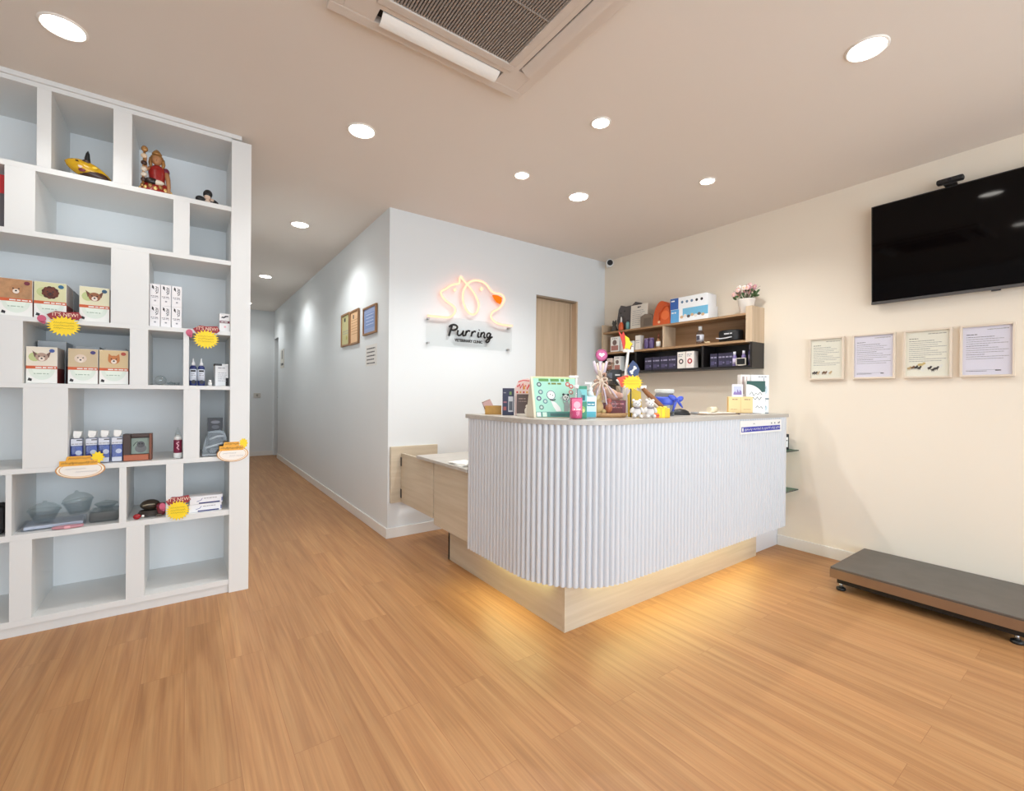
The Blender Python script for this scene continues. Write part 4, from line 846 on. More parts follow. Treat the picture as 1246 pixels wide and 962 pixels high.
t = thing('bottle', 'clear bottle with white cap and printed band beside the black cap', 'bottle', (3.87, 2.40, T2), RZ); P().lathe([(.031, 0), (.033, .004), (.033, .105), (.018, .130), (.015, .134)], (0, 0, 0), clear((226, 224, 226), .3), 20).build('body', t); n = P(); n.lathe([(.0333, .03), (.0333, .09)], (0, 0, 0), mat((206, 206, 214), .5), 20); n.rect(-.016, .016, .04, .08, -.0325, mat((70, 70, 84), .5), 3); n.build('label', t); P().cyl((0, 0, .132), .016, .036, WHITE, 16).build('cap', t)
t = thing('crumpled_wrapper', 'tiny pale wrapper lying beside the clear bottle', 'wrapper', (3.85, 2.31, T2), RZ); P().ball((0, 0, .010), (.022, .014, .010), mat((214, 196, 160), .5), 10).build('wrapper', t); P().tube([(-.02, 0, .01), (-.03, -.004, .018)], .004, mat((214, 196, 160), .5), 6).build('twist', t)
t = thing('black_cap', 'flat black lettered cap lying on the middle wall-shelf tier', 'cap', (3.89, 2.118, T2), RZ)
n = P(); n.lathe([(.098, 0), (.102, .02), (.104, .085), (.098, .100), (.05, .104)], (0, 0, 0), BLACK, 32, 'z', Matrix.Diagonal((1, .72, 1, 1))); n.build('crown', t)
n = P(); n.stroke([(-.088, .035), (-.05, .028), (.0, .030), (.05, .036)], .008, -.076, mat((200, 200, 204), .5), .01); n.words(-.02, .05, .062, .010, -.074, mat((200, 200, 204), .5), 6); n.build('lettering', t)
# lower black tier
DV = mat((46, 42, 66), .45)
def prD(n, w, h, f): n.words(-w * .42, w * .42, h * .66, h * .10, f, mat((150, 146, 170), .5), 1, int(w * 1000)); n.rect(-w * .36, w * .1, h * .14, h * .42, f, mat((78, 72, 104), .5), 1); n.disc(w * .28, h * .3, w * .12, f, mat((110, 104, 136), .5), 1, 12)
for i, Y_ in enumerate((2.945, 2.850, 2.757, 2.665)):
    carton('dark_box', ('dark violet box at the far end of its row of four, black tier', 'second dark violet box from the far end of the row of four', 'third dark violet box of four, one before the white cartons', 'dark violet box touching the white carton with a dark circle')[i], 3.865, Y_, T3, .088, .08, .125, DV, pr=prD, group='dark violet boxes in the black tier')
for i, Y_ in enumerate((2.245, 2.170, 2.105)):
    carton('dark_box', ('dark violet box nearest the black divider, nearer group of three', 'middle dark violet box of the nearer three', 'dark violet box beside the purple bottles')[i], 3.875, Y_, T3, .066, .08, .118, DV, pr=prD, group='dark violet boxes in the black tier')
def prC(c_):
    def f_(n, w, h, f): n.disc(0, h * .42, w * .30, f, c_, 1, 18); n.disc(0, h * .42, w * .16, f, mat((236, 220, 214), .5), 2, 14); n.words(-w * .36, w * .36, h * .80, h * .06, f, LINK, 1); n.words(-w * .36, w * .2, h * .70, h * .05, f, LINK, 1)
    return f_
carton('product_box', 'white carton with a dark circle in the black tier', 3.865, 2.570, T3, .082, .07, .158, mat((232, 226, 218), .5), pr=prC(mat((66, 60, 56), .5)))
carton('product_box', 'white carton with a red circle in the black tier', 3.865, 2.478, T3, .084, .07, .158, mat((238, 228, 222), .5), pr=prC(mat((170, 40, 50), .5)))
carton('product_box', 'white picture carton at the far end of the black tier', 3.865, 3.36, T3, .09, .07, .165, BOXW, pr=prA)
carton('product_box', 'pale carton behind the heart sign in the black tier', 3.865, 3.47, T3, .08, .07, .15, mat((222, 206, 196), .5), pr=prA)
VT = clear((196, 186, 220), .3, .08, 'violet_bottle')
for i, (X_, Y_, h, lab) in enumerate(((3.85, 2.062, .125, 'violet bottle with white cap beside the dark boxes'), (3.855, 1.985, .130, 'violet bottle standing behind the little chalk sign'), (3.93, 1.965, .185, 'tallest violet bottle at the back by the near end'), (3.90, 1.930, .170, 'violet bottle nearest the end of the black tier'))):
    t = thing('violet_bottle', lab, 'bottle', (X_, Y_, T3), RZ, 'violet bottles in the black tier'); P().lathe([(.015, 0), (.017, .004), (.017, h * .66), (.010, h * .76), (.008, h * .78)], (0, 0, 0), mat((126, 110, 160), .3) if i != 2 else mat((104, 92, 150), .3), 16).build('body', t); P().lathe([(.0173, h * .15), (.0173, h * .52)], (0, 0, 0), mat((200, 190, 216), .5), 16).build('label', t); P().cyl((0, 0, h * .77), .011, h * .23, mat((226, 222, 234), .4), 14).build('cap', t)
t = thing('chalk_sign', 'little framed black chalk sign in front of the violet bottles', 'sign', (3.825, 1.992, T3), RZ); n = P(); n.box(-.042, .042, -.005, .005, .004, .010, mat((214, 204, 190), .5)); n.box(-.042, .042, -.005, .005, .060, .066, mat((214, 204, 190), .5)); n.box(-.042, -.036, -.005, .005, .010, .060, mat((214, 204, 190), .5)); n.box(.036, .042, -.005, .005, .010, .060, mat((214, 204, 190), .5)); n.build('frame', t); P().box(-.036, .036, -.003, .003, .010, .060, BLACK).build('board', t); P().box(-.02, .02, -.006, .015, 0, .004, mat((214, 204, 190), .5)).build('foot', t)

# ------------------------------------------------------------------ things on the counter top
CT = 1.1009; RV = -math.radians(35)      # most things there face the entrance
t = thing('card_box', 'small golden wooden box of name cards at the far left of the counter', 'box', (1.60, 2.43, CT), -.6)
WD = mat((186, 140, 62), .45, noise=.1, nscale=40); n = P(); n.box(-.052, .052, -.035, -.031, 0, .055, WD); n.box(-.052, .052, .031, .035, 0, .055, WD); n.box(-.052, -.048, -.031, .031, 0, .055, WD); n.box(.048, .052, -.031, .031, 0, .055, WD); n.box(-.048, .048, -.031, .031, 0, .004, WD); n.build('wooden_tray', t)
for k, (x, y, a, m_) in enumerate(((-.022, .012, .35, mat((232, 224, 214), .5)), (-.014, -.002, .42, mat((96, 66, 62), .5)), (-.008, -.012, .46, mat((196, 160, 156), .5)))):
    P().box(-.030, .030, -.0006, .0006, 0, .085, m_).xf(Matrix.Translation((x, y, .008)) @ Matrix.Rotation(-a, 4, 'Y') @ Matrix.Rotation(PI / 2 * .3, 4, 'Z')).build('name_card', t)
t = thing('product_box', 'navy blue upright box with a white device picture beside the card box', 'box', (1.625, 2.30, CT), -.62)
P().box(-.036, .036, -.025, .025, 0, .166, mat((52, 54, 82), .45), .001).build('carton', t); n = P(); n.rect(.0, .030, .02, .115, -.025, mat((206, 208, 214), .5), 1); n.rect(.004, .026, .03, .085, -.025, mat((96, 100, 110), .5), 2); n.rect(-.03, -.012, .03, .052, -.025, mat((170, 90, 90), .5), 1); n.rect(-.03, -.010, .075, .085, -.025, mat((170, 110, 120), .5), 1); n.rect(.006, .02, .125, .145, -.025, mat((120, 150, 90), .5), 1); n.words(-.03, -.004, .135, .006, -.025, LINK, 1); n.build('label_print', t)
t = thing('leaflet_holder', 'brown-fronted leaflet stand with a picture of a white cat', 'leaflet', (1.655, 2.175, CT), -.60)
P().box(-.045, .036, -.012, .012, 0, .130, mat((84, 70, 68), .5), .001).build('holder', t); n = P(); n.disc(.018, .030, .017, -.012, mat((220, 216, 210), .5), 2, 14, .024); n.disc(.018, .058, .011, -.012, mat((220, 216, 210), .5), 3, 12); n.words(-.035, .01, .10, .006, -.012, mat((150, 130, 126), .5), 1); n.words(-.035, .015, .085, .004, -.012, mat((150, 130, 126), .5), 1); n.build('printed_front', t)
P().box(-.046, .040, -.022, -.012, 0, .014, mat((220, 214, 206), .4), .001).build('lip', t)
t = thing('leaflet', 'pink and white leaflet with red lettering rising behind the brown stand', 'leaflet', (1.69, 2.22, CT), -.60)
P().prism([(-.06, 0), (.045, 0), (.045, .215), (.02, .228), (-.035, .215), (-.06, .165)], -.003, .003, mat((238, 214, 212), .5)).build('sheet', t)
n = P(); n.stroke([(-.045, .175), (-.03, .19), (-.028, .165), (-.01, .195), (-.008, .160), (.008, .185), (.014, .16), (.03, .19)], .010, -.003, mat((214, 70, 80), .5)); n.stroke([(-.04, .205), (-.01, .215), (.03, .212)], .006, -.003, mat((214, 90, 90), .5)); n.shape([(-.008, .16), (.004, .16), (-.002, .195)], -.003, mat((226, 170, 70), .5), 4)
for k in range(5): n.disc(-.045 + .02 * k, .142, .006, -.003, (mat((200, 70, 60), .5), mat((226, 170, 70), .5))[k % 2], 3, 10)
n.build('printed_lettering', t)
# desk calendar: a tent of card, mint front
t = thing('desk_calendar', 'mint green standing desk calendar with cartoon pets on the counter corner', 'calendar', (1.715, 1.985, CT), -math.radians(20))
W_, Hh, dy = .135, .232, .075
p = P(); p.prism([(-dy, 0), (-dy + .004, 0), (.002, Hh), (-.002, Hh)], -W_, W_, CREAM, 'x'); p.prism([(dy, 0), (dy - .004, 0), (-.002, Hh), (.002, Hh)], -W_, W_, CREAM, 'x'); p.box(-W_, W_, -dy + .004, dy - .004, 0, .003, CREAM); p.prism([(-dy + .004, .003), (dy - .004, .003), (.0, Hh - .004)], -W_ - .001, -W_ + .002, mat((226, 216, 196), .5), 'x'); p.build('card_stand', t)
ang = math.atan2(dy - .002, Hh); SLm = Matrix.Translation((0, -dy - .0008, 0)) @ Matrix.Rotation(-ang, 4, 'X')
MN = mat((168, 218, 200), .5); n = P(); n.rect(-W_ + .012, W_, .003, .240, 0, MN, 2); n.rect(-W_ + .012, W_, .232, .240, 0, mat((196, 226, 160), .5), 3); n.rect(-W_ + .012, W_, .003, .034, 0, mat((90, 150, 140), .5), 3)
n.rect(-W_ + .016, -W_ + .04, .006, .031, 0, mat((226, 236, 230), .5), 4); n.rect(-W_ + .05, -W_ + .075, .006, .031, 0, mat((206, 230, 214), .5), 4); n.rect(-W_ + .095, W_ - .03, .008, .026, 0, mat((70, 110, 108), .5), 4)
n.words(-W_ + .045, W_ - .04, .214, .016, 0, mat((96, 150, 80), .5), 4, 3); n.words(-.035, .045, .196, .010, 0, mat((120, 130, 60), .5), 4, 5)
n.xf(SLm); n.build('mint_page', t)
n = P(); dk_ = mat((74, 86, 110), .5); gy = mat((160, 166, 168), .5)
for (u, v, c_) in ((-.09, .195, mat((60, 84, 90), .5)), (-.085, .150, mat((90, 130, 136), .5)), (-.098, .112, mat((70, 64, 110), .5)), (-.062, .095, mat((100, 140, 146), .5)), (-.088, .060, mat((96, 130, 120), .5)), (.10, .150, mat((196, 110, 96), .5)), (.105, .185, mat((206, 80, 70), .5)), (.085, .198, mat((206, 80, 70), .5)), (.10, .075, mat((110, 56, 70), .5))): n.disc(u, v, .014, 0, c_, 4, 16); n.disc(u, v, .008, 0, mat((190, 206, 200), .5), 5, 12)
n.shape([(-.028, .100), (.0, .088), (.022, .060), (.028, .036), (-.002, .036), (-.018, .066)], 0, WHITE, 6); n.disc(-.024, .132, .026, 0, dk_, 5, 20, .027); n.disc(-.024, .132, .023, 0, WHITE, 6, 20, .024)
n.disc(-.028, .136, .003, 0, INK, 7, 8); n.disc(-.014, .130, .003, 0, INK, 7, 8); n.stroke([(-.034, .106), (-.018, .100), (.0, .106)], .006, -.0024, mat((60, 50, 56), .5))
n.shape([(.045, .036), (.072, .036), (.082, .070), (.075, .100), (.055, .09), (.048, .06)], 0, gy, 6); n.disc(.066, .118, .022, 0, dk_, 5, 18); n.disc(.066, .118, .019, 0, mat((206, 210, 206), .5), 6, 18)
for (a, b) in ((.052, .136), (.080, .134)): n.disc(a, b, .007, 0, INK, 7, 10)
n.disc(.061, .120, .004, 0, INK, 7, 8); n.disc(.073, .118, .004, 0, INK, 7, 8); n.disc(.067, .108, .004, 0, INK, 7, 8); n.stroke([(.032, .11), (.042, .125), (.046, .10), (.054, .07)], .005, -.0024, gy)
n.xf(SLm); n.build('pet_picture', t)
# pump bottles and green box
t = thing('soap_pump', 'pink liquid soap bottle with a tall white pump beside the calendar', 'bottle', (1.690, 1.765, CT), RV)
P().lathe([(.030, .003), (.033, .008), (.033, .112), (.031, .114)], (0, 0, 0), mat((226, 60, 124), .25), 24).build('pink_liquid', t)
P().lathe([(.034, 0), (.035, .004), (.035, .125), (.022, .152), (.012, .160), (.012, .166)], (0, 0, 0), CLEARG, 24).build('bottle_body', t)
n = P(); n.rect(-.026, .026, .045, .108, -.0335, mat((244, 110, 150), .4), 6); n.disc(.0, .076, .018, -.0335, mat((252, 190, 206), .4), 8, 16); n.words(-.018, .018, .05, .006, -.0335, WHITE, 8); n.build('label', t)
n = P(); n.cyl((0, 0, .163), .014, .018, WHITE, 18); n.cyl((0, 0, .18), .006, .04, WHITE, 12); n.box(-.040, .012, -.008, .008, .218, .232, WHITE, .004); n.tube([(0, 0, .16), (0, 0, .02)], .003, mat((235, 235, 238), .4), 6); n.build('pump_head', t)
carton('product_box', 'tall green and teal box between the pink soap and the blue pump bottle', 1.765, 1.80, CT, .052, .04, .178, mat((66, 150, 120), .45), rz=RV, pr=lambda n, w, h, f: (n.rect(-w * .5, w * .5, h * .52, h * .9, f, mat((130, 206, 206), .5), 1), n.rect(-w * .1, w * .3, h * .55, h * .72, f, mat((50, 110, 120), .5), 2), n.disc(0, h * .28, w * .36, f, mat((150, 196, 110), .5), 1, 16), n.disc(w * .1, h * .24, w * .2, f, mat((220, 226, 150), .5), 2, 14)))
t = thing('pump_bottle', 'white pump bottle with teal label and pale blue contents', 'bottle', (1.845, 1.812, CT), RV)
P().box(-.032, .032, -.020, .020, 0, .125, mat((206, 228, 236), .35), .008).build('bottle_body', t); n = P(); n.rect(-.028, .028, .062, .118, -.0203, WHITE, 2); n.rect(-.022, .022, .066, .092, -.0203, mat((66, 150, 170), .5), 3); n.words(-.018, .018, .074, .006, -.0203, WHITE, 4); n.rect(-.028, .028, .006, .036, -.0203, mat((90, 180, 200), .5), 2); n.build('label', t)
P().lathe([(.024, .122), (.014, .148), (.012, .152)], (0, 0, 0), mat((226, 236, 240), .4), 18).build('shoulder', t); n = P(); n.cyl((0, 0, .15), .012, .02, WHITE, 16); n.cyl((0, 0, .168), .005, .022, WHITE, 10); n.box(-.034, .010, -.007, .007, .188, .200, WHITE, .003); n.build('pump_head', t)

# gift basket
t = thing('gift_basket', 'wicker gift basket wrapped in clear film with a cream bow', 'basket', (2.0, 1.845, CT), RV)
WK = mat((190, 150, 106), .6, noise=.15, nscale=80)
n = P(); n.lathe([(.118, 0), (.130, .012), (.136, .024), (.130, .026), (.118, .010), (.10, .004)], (0, 0, 0), WK, 32, 'z', Matrix.Diagonal((1, .6, 1, 1))); n.build('wicker_tray', t)
n = P(); rg = [(.128, .02), (.122, .08), (.098, .15), (.050, .215), (.020, .245), (.046, .285), (.060, .318), (.05, .322), (.038, .29), (.012, .246)]
n.lathe(rg, (-.035, 0, 0), clear((240, 232, 224), .12, .12, 'film_wrap'), 11, 'z', Matrix.Translation((.03, 0, 0)) @ Matrix.Diagonal((1, .6, 1, 1))); n.build('film_wrap', t)
BW = mat((222, 204, 186), .5); BW2 = mat((176, 138, 118), .5); BW3 = mat((206, 192, 206), .5)
n = P(); rr = random.Random(11)
for k in range(8):
    a = 2 * PI * k / 8 + .2; L_ = .030 + .008 * (k % 3)
    pts = [(-.036, -.046, .215)] + [(-.036 + L_ * (2 * math.sin(PI * j / 6)) * math.cos(a) * .55 + .010 * math.cos(a + PI / 2) * math.cos(PI * j / 6), -.050 - .016 * math.sin(PI * j / 6), .215 + L_ * (2 * math.sin(PI * j / 6)) * math.sin(a) * .6 + .012 * math.cos(PI * j / 6)) for j in range(1, 6)] + [(-.036, -.046, .217)]
    n.tube(pts, .0058, (BW, BW2, BW)[k % 3], 6)
n.ball((-.036, -.056, .215), (.013, .012, .013), BW, 12)
for k in range(9):
    a = -.9 + 1.9 * k / 8; x1 = -.036 + .105 * math.sin(a); z1 = .215 - (.085 + .03 * (k % 3)) * math.cos(a * .8)
    n.tube([(-.036, -.052, .208), ((x1 - .036) / 2, -.074, (z1 + .21) / 2 + .012), (x1, -.080, z1)], [.0045, .005, .004], (BW, BW2, BW3)[k % 3], 6)
for k in range(5):
    a = -.5 + .25 * k; n.tube([(-.036, -.03, .225), (-.036 + .05 * math.sin(a), -.03, .27), (-.036 + .08 * math.sin(a), -.03, .325 - .01 * (k % 2))], [.004, .010, .007], (BW3, BW)[k % 2], 6)
n.build('ribbon_bow', t)
n = P(); TC = mat((226, 210, 160), .6); n.ball((-.050, -.03, .055), (.036, .030, .045), TC, 16); n.ball((-.050, -.036, .112), (.027, .025, .027), TC, 16); n.ball((-.072, -.03, .134), .010, TC, 10); n.ball((-.030, -.03, .134), .010, TC, 10); n.ball((-.075, -.05, .035), (.016, .022, .014), TC, 10); n.ball((-.020, -.05, .035), (.016, .022, .014), TC, 10); n.build('cream_plush', t)
n = P(); n.box(.016, .112, -.045, .01, .02, .10, mat((104, 20, 44), .4), .002); n.words(.03, .10, .075, .008, -.045, mat((190, 120, 130), .5), 1); n.words(.03, .09, .055, .005, -.045, mat((190, 120, 130), .5), 1); n.build('maroon_box', t)
n = P(); n.ball((.012, -.05, .055), (.020, .016, .030), mat((196, 120, 90), .6), 14); n.ball((.012, -.054, .095), (.016, .014, .016), mat((176, 90, 80), .6), 12); n.build('brown_toy', t)
n = P(); n.ball((.035, .01, .135), (.060, .03, .034), mat((226, 196, 186), .5), 16, Euler((0, .5, 0))); n.ball((.075, .0, .125), (.034, .02, .022), mat((206, 170, 160), .5), 12); n.build('pink_packet', t)
n = P(); n.box(-.02, .02, -.04, -.02, .02, .085, MAROON, .002); n.build('small_carton', t)

t = thing('heart_sign', 'round purple sign with a white heart on a white stick', 'sign', (2.058, 1.938, CT), RV)
n = P(); n.tube([(-.018, .0, .0), (-.012, 0, .12), (.0, 0, .33)], .006, mat((214, 226, 236), .4), 8); n.box(-.014, .012, -.004, .004, .20, .335, mat((206, 222, 234), .4), .002); n.build('stick', t)
P().lathe([(.035, -.005), (.037, 0), (.035, .005)], (.006, 0, .374), mat((168, 52, 110), .4), 28, 'y').build('disc', t)
n = P(); hp = [(.024 * (math.sin(a) ** 3), .021 * (13 * math.cos(a) - 5 * math.cos(2*a) - 2 * math.cos(3*a) - math.cos(4*a)) / 16) for a in [2 * PI * k / 28 for k in range(28)]]; n.disc(.006, .374, .029, -.005, mat((206, 96, 150), .4), 1, 24); n.shape([(u * .75 + .006, v * .75 + .375) for u, v in hp], -.005, mat((248, 236, 242), .4), 3); n.build('heart', t)
t = thing('card_terminal', 'black card terminal on a stand between the heart sign and the white stand', 'terminal', (2.205, 1.985, CT), RV)
n = P(); n.box(-.062, .062, -.035, .03, .190, .292, BLACK, .006); n.build('head', t); n = P(); n.rect(-.050, .0, .235, .270, -.035, mat((70, 74, 84), .3), 2); n.rect(.018, .05, .252, .262, -.035, mat((214, 218, 222), .4), 3); n.words(-.05, .0, .222, .005, -.035, mat((190, 190, 196), .4), 2); n.build('display', t)
n = P(); n.box(-.02, .03, -.015, .015, .02, .19, DKGREY, .004); n.lathe([(.055, 0), (.055, .012), (.03, .022)], (0, 0, 0), BLACK, 24); n.build('stand', t)
t = thing('display_stand', 'slim white branching display stand holding tags', 'stand', (2.205, 1.862, CT), RV)
n = P(); n.tube([(-.01, 0, .0), (-.010, 0, .14), (.0, 0, .29), (.012, 0, .41)], [.011, .010, .009, .008], WHITE, 10); n.lathe([(.035, 0), (.034, .006), (.012, .012)], (-.01, 0, 0), WHITE, 24); n.build('pole', t)
n = P(); n.tube([(-.008, 0, .17), (-.035, 0, .20), (-.060, -.004, .225)], [.010, .010, .005], WHITE, 8); n.build('arm', t); n = P(); n.box(-.022, .045, -.007, .007, .395, .412, WHITE, .004); n.box(-.018, -.008, -.006, .006, .41, .428, WHITE, .003); n.box(.030, .042, -.006, .006, .41, .428, WHITE, .003); n.build('crossbar', t)
t = thing('price_tag', 'pointed red and yellow paper burst at the top of the white stand', 'price tag', (2.192, 1.850, 1.509), RV)
n = P(); n.prism([(-.052, .115), (-.030, .092), (-.022, .112), (-.008, .086), (.012, .068), (.0, .03), (-.02, .0), (-.030, .05)], -.004, -.001, mat((214, 60, 44), .5)); n.build('red_card', t); n = P(); n.prism([(-.012, .088), (.012, .072), (.020, .050), (.036, .036), (.022, .020), (.020, .0), (.002, .010), (-.014, .004), (-.008, .04)], -.007, -.004, YELLOW); n.build('yellow_card', t)
t = thing('hanging_card', 'navy teardrop card with a white bone mark on the white stand', 'card', (2.225, 1.825, 1.385), RV)
n = P(); n.prism([(-.002, .06), (.024, .036), (.040, .004), (.030, -.032), (.004, -.046), (-.026, -.034), (-.036, .0), (-.022, .036)], -.003, 0, mat((44, 66, 112), .45)); n.build('card', t); n = P(); n.stroke([(-.012, -.014), (.010, .012)], .012, -.003, WHITE); n.disc(-.014, -.010, .008, -.003, WHITE, 2, 10); n.disc(.014, .012, .008, -.003, WHITE, 2, 10); n.disc(-.008, -.018, .008, -.003, WHITE, 2, 10); n.disc(.008, .018, .008, -.003, WHITE, 2, 10); n.build('bone_mark', t)
t = thing('gift_bag', 'yellow-handled pale paper bag leaning behind the yellow burst', 'bag', (2.290, 1.905, CT), RV)
n = P(); n.prism([(-.05, 0), (.06, 0), (.052, .16), (-.010, .262), (-.05, .20)], -.02, .03, mat((214, 206, 214), .5)); n.build('paper_bag', t); n = P(); n.tube([(-.03, -.024, .30), (-.01, -.024, .315), (.022, -.024, .290), (.048, -.024, .235), (.056, -.024, .18)], .008, mat((236, 184, 50), .5), 8); n.tube([(-.03, -.024, .30), (-.03, -.024, .24)], .005, mat((226, 220, 190), .5), 8); n.build('handle', t)
t = thing('price_tag', 'large yellow starburst tag with a red edge on the counter display', 'price tag', (2.135, 1.765, 1.305), RV)
pts = []
for k in range(32): a = PI * k / 16; r = 1 if k % 2 == 0 else .72; pts.append((.008 + .064 * r * math.cos(a), .046 * r * math.sin(a)))
n = P(); n.prism(pts, -.004, -.001, YELLOW); n.scrawl(-.03, .045, .006, .010, -.004, mat((190, 150, 20), .5), 3, .0018); n.scrawl(-.03, .045, -.012, .010, -.004, mat((190, 150, 20), .5), 6, .0018); n.build('starburst_card', t)
n = P(); n.prism([(-.085, .028), (-.058, .034), (-.03, .044), (.0, .04), (-.03, .0), (-.05, -.03), (-.062, -.022), (-.068, .0)], -.001, .001, mat((226, 84, 50), .5)); n.build('red_edge', t); P().tube([(.0, .004, -.205), (.0, .004, -.02)], .004, mat((60, 60, 60), .5), 6).build('stick', t)
t = thing('snack_packet', 'olive yellow snack packet below the yellow starburst', 'packet', (2.185, 1.78, CT), RV); P().prism([(-.035, 0), (.045, 0), (.035, .15), (-.01, .17), (-.04, .13)], -.012, .012, mat((206, 176, 40), .5)).build('packet', t); P().prism([(-.02, .05), (.02, .05), (.02, .08), (-.02, .08)], -.0135, -.012, mat((150, 130, 30), .5)).build('label', t)
t = thing('grooming_brush', 'long brown wooden grooming brush leaning down to the yellow blocks', 'brush', (2.30, 1.72, CT), RV)
n = P(); n.tube([(-.075, -.005, .172), (-.03, -.005, .125), (.02, -.005, .08), (.075, -.005, .030)], [.012, .016, .016, .012], mat((140, 92, 56), .5), 10); n.build('handle', t); n = P(); n.tube([(-.045, -.022, .112), (.0, -.022, .070), (.05, -.022, .026)], [.006, .007, .006], mat((214, 206, 196), .5), 8); n.build('white_edge', t); n = P(); n.prism([(-.09, .17), (-.055, .172), (-.055, .19), (-.085, .188)], -.012, .002, WHITE); n.build('tip', t)
P().prism([(.055, 0), (.085, 0), (.085, .035), (.06, .04)], -.012, .008, mat((110, 70, 44), .5)).build('foot', t)
BRW = mat((222, 217, 214), .6)
for i, (x, y, lab) in enumerate(((2.082, 1.680, 'white plush bear with a dark bow, left of the pair at the counter front'), (2.152, 1.643, 'white plush bear nearest the orange block at the counter front'))):
    t = thing('plush_bear', lab, 'toy', (x, y, CT), RV, 'pair of small white plush bears')
    n = P(); n.ball((0, 0, .036), (.026, .021, .030), BRW, 16); n.ball((-.018, -.018, .012), (.012, .018, .012), BRW, 10); n.ball((.018, -.018, .012), (.012, .018, .012), BRW, 10); n.ball((-.028, -.008, .046), (.010, .010, .018), BRW, 10, Euler((0, .5, 0))); n.ball((.028, -.008, .046), (.010, .010, .018), BRW, 10, Euler((0, -.5, 0))); n.build('body', t)
    n = P(); n.ball((0, -.002, .080), (.024, .022, .021), BRW, 16); n.ball((-.018, 0, .100), .009, BRW, 10); n.ball((.018, 0, .100), .009, BRW, 10); n.ball((0, -.020, .075), (.010, .008, .008), WHITE, 10); n.build('head', t)
    n = P(); n.ball((0, -.028, .078), .003, INK, 8); n.ball((-.009, -.021, .086), .0026, INK, 8); n.ball((.009, -.021, .086), .0026, INK, 8); n.build('face', t); n = P(); n.tube([(-.020, -.012, .060), (0, -.022, .057), (.020, -.012, .060)], .0035, mat((120, 110, 116), .5), 8); n.build('ribbon', t)
t = thing('toy_block', 'small orange block beside the white bears', 'toy', (2.21, 1.648, CT), RV); P().box(-.020, .020, -.012, .012, 0, .026, mat((226, 110, 40), .5), .003).build('block', t); P().box(-.021, .021, -.013, -.011, .010, .016, RED).build('band', t)
for i, (x, y, lab) in enumerate(((2.255, 1.648, 'bright yellow gift block next to the orange one'), (2.300, 1.648, 'amber yellow gift block at the end of the toy row'))):
    t = thing('gift_block', lab, 'toy', (x, y, CT), RV, 'two yellow gift blocks'); P().box(-.024, .024, -.018, .018, 0, .055, (YELLOW, mat((240, 190, 30), .5))[i], .003).build('block', t); n = P(); n.box(-.004, .004, -.019, .019, 0, .056, mat((226, 190, 40), .4)); n.build('ribbon', t); P().ball((0, 0, .060), (.014, .010, .006), mat((240, 220, 90), .5), 10).build('bow', t)
t = thing('ribbon_jar', 'clear lidded jar tied with a shiny blue ribbon bow', 'jar', (2.505, 1.80, CT), RV)
P().lathe([(.058, 0), (.062, .006), (.062, .125), (.054, .140), (.054, .146)], (0, 0, 0), clear((206, 214, 226), .3, .06), 28).build('glass', t); P().lathe([(.058, .144), (.060, .148), (.060, .166), (.056, .170)], (0, 0, 0), mat((206, 208, 204), .35), 28).build('lid', t)
RB = mat((66, 88, 196), .3, noise=.15, nscale=50); n = P(); n.lathe([(.0635, .07), (.066, .085), (.066, .110), (.0635, .122)], (0, 0, 0), RB, 28); n.build('ribbon_band', t)
n = P(); n.ball((.030, -.062, .116), (.030, .010, .017), RB, 14, Euler((0, .4, 0))); n.ball((.080, -.05, .108), (.026, .010, .018), RB, 14, Euler((0, -.5, 0))); n.ball((.056, -.066, .106), (.011, .010, .011), RB, 10); n.tube([(.058, -.066, .10), (.08, -.06, .075), (.10, -.045, .055)], [.006, .008, .005], RB, 8); n.tube([(.055, -.066, .10), (.04, -.07, .065), (.03, -.066, .03)], [.006, .008, .005], RB, 8); n.build('bow', t)
t = thing('computer_mouse', 'black rounded computer mouse on the counter behind the jar', 'mouse', (2.72, 1.83, CT), RV); n = P(); n.lathe([(.070, 0), (.070, .006), (.058, .024), (.035, .036), (.006, .041)], (0, 0, 0), BLACK, 24, 'z', Matrix.Diagonal((1, .6, 1, 1))); n.build('shell', t); P().ball((0, -.018, .034), (.004, .010, .004), DKGREY, 8).build('wheel', t)
# paperwork and leaflets at the right end
t = thing('clipboard', 'brown clipboard lying on the counter with papers on it', 'clipboard', (3.085, 1.80, CT), -.15); P().box(-.20, .14, -.09, .09, 0, .006, mat((150, 128, 104), .5), .001).build('board', t); P().box(-.17, .13, -.08, .08, .006, .012, mat((236, 230, 220), .6)).build('sheet', t); P().box(-.205, -.185, -.03, .03, .004, .018, SILVER, .003).build('clip', t)
t = thing('paper_roll', 'rolled cream paper resting on the clipboard', 'paper', (3.05, 1.79, CT + .012), .15); n = P(); n.lathe([(.020, -.055), (.020, .055), (.016, .055), (.016, -.055)], (0, 0, .020), mat((236, 224, 196), .5), 22, 'x'); n.build('roll', t); P().cyl((-.035, 0, .020), .0206, .02, CREAM, 22, 'x').build('band', t)
t = thing('magazine', 'dark magazine lying under the leaflet stand', 'magazine', (3.315, 1.72, CT), -.35); P().box(-.085, .10, -.08, .08, 0, .007, mat((92, 72, 76), .5)).build('cover', t); P().box(-.083, .098, -.0805, .078, .001, .006, mat((226, 220, 214), .5)).build('pages', t)
t = thing('leaflet_stand', 'pale yellow card stand with two dark squares, before the green booklet', 'stand', (3.30, 1.725, CT + .0072), -math.radians(40))
YB_ = mat((240, 210, 150), .5); n = P(); n.box(-.085, .085, -.018, -.012, 0, .118, YB_, .001); n.box(-.085, .085, .012, .018, 0, .12, YB_, .001); n.box(-.085, .085, -.012, .012, 0, .004, YB_); n.box(-.002, .002, -.0188, -.0178, 0, .118, mat((226, 190, 130), .5)); n.build('holder', t)
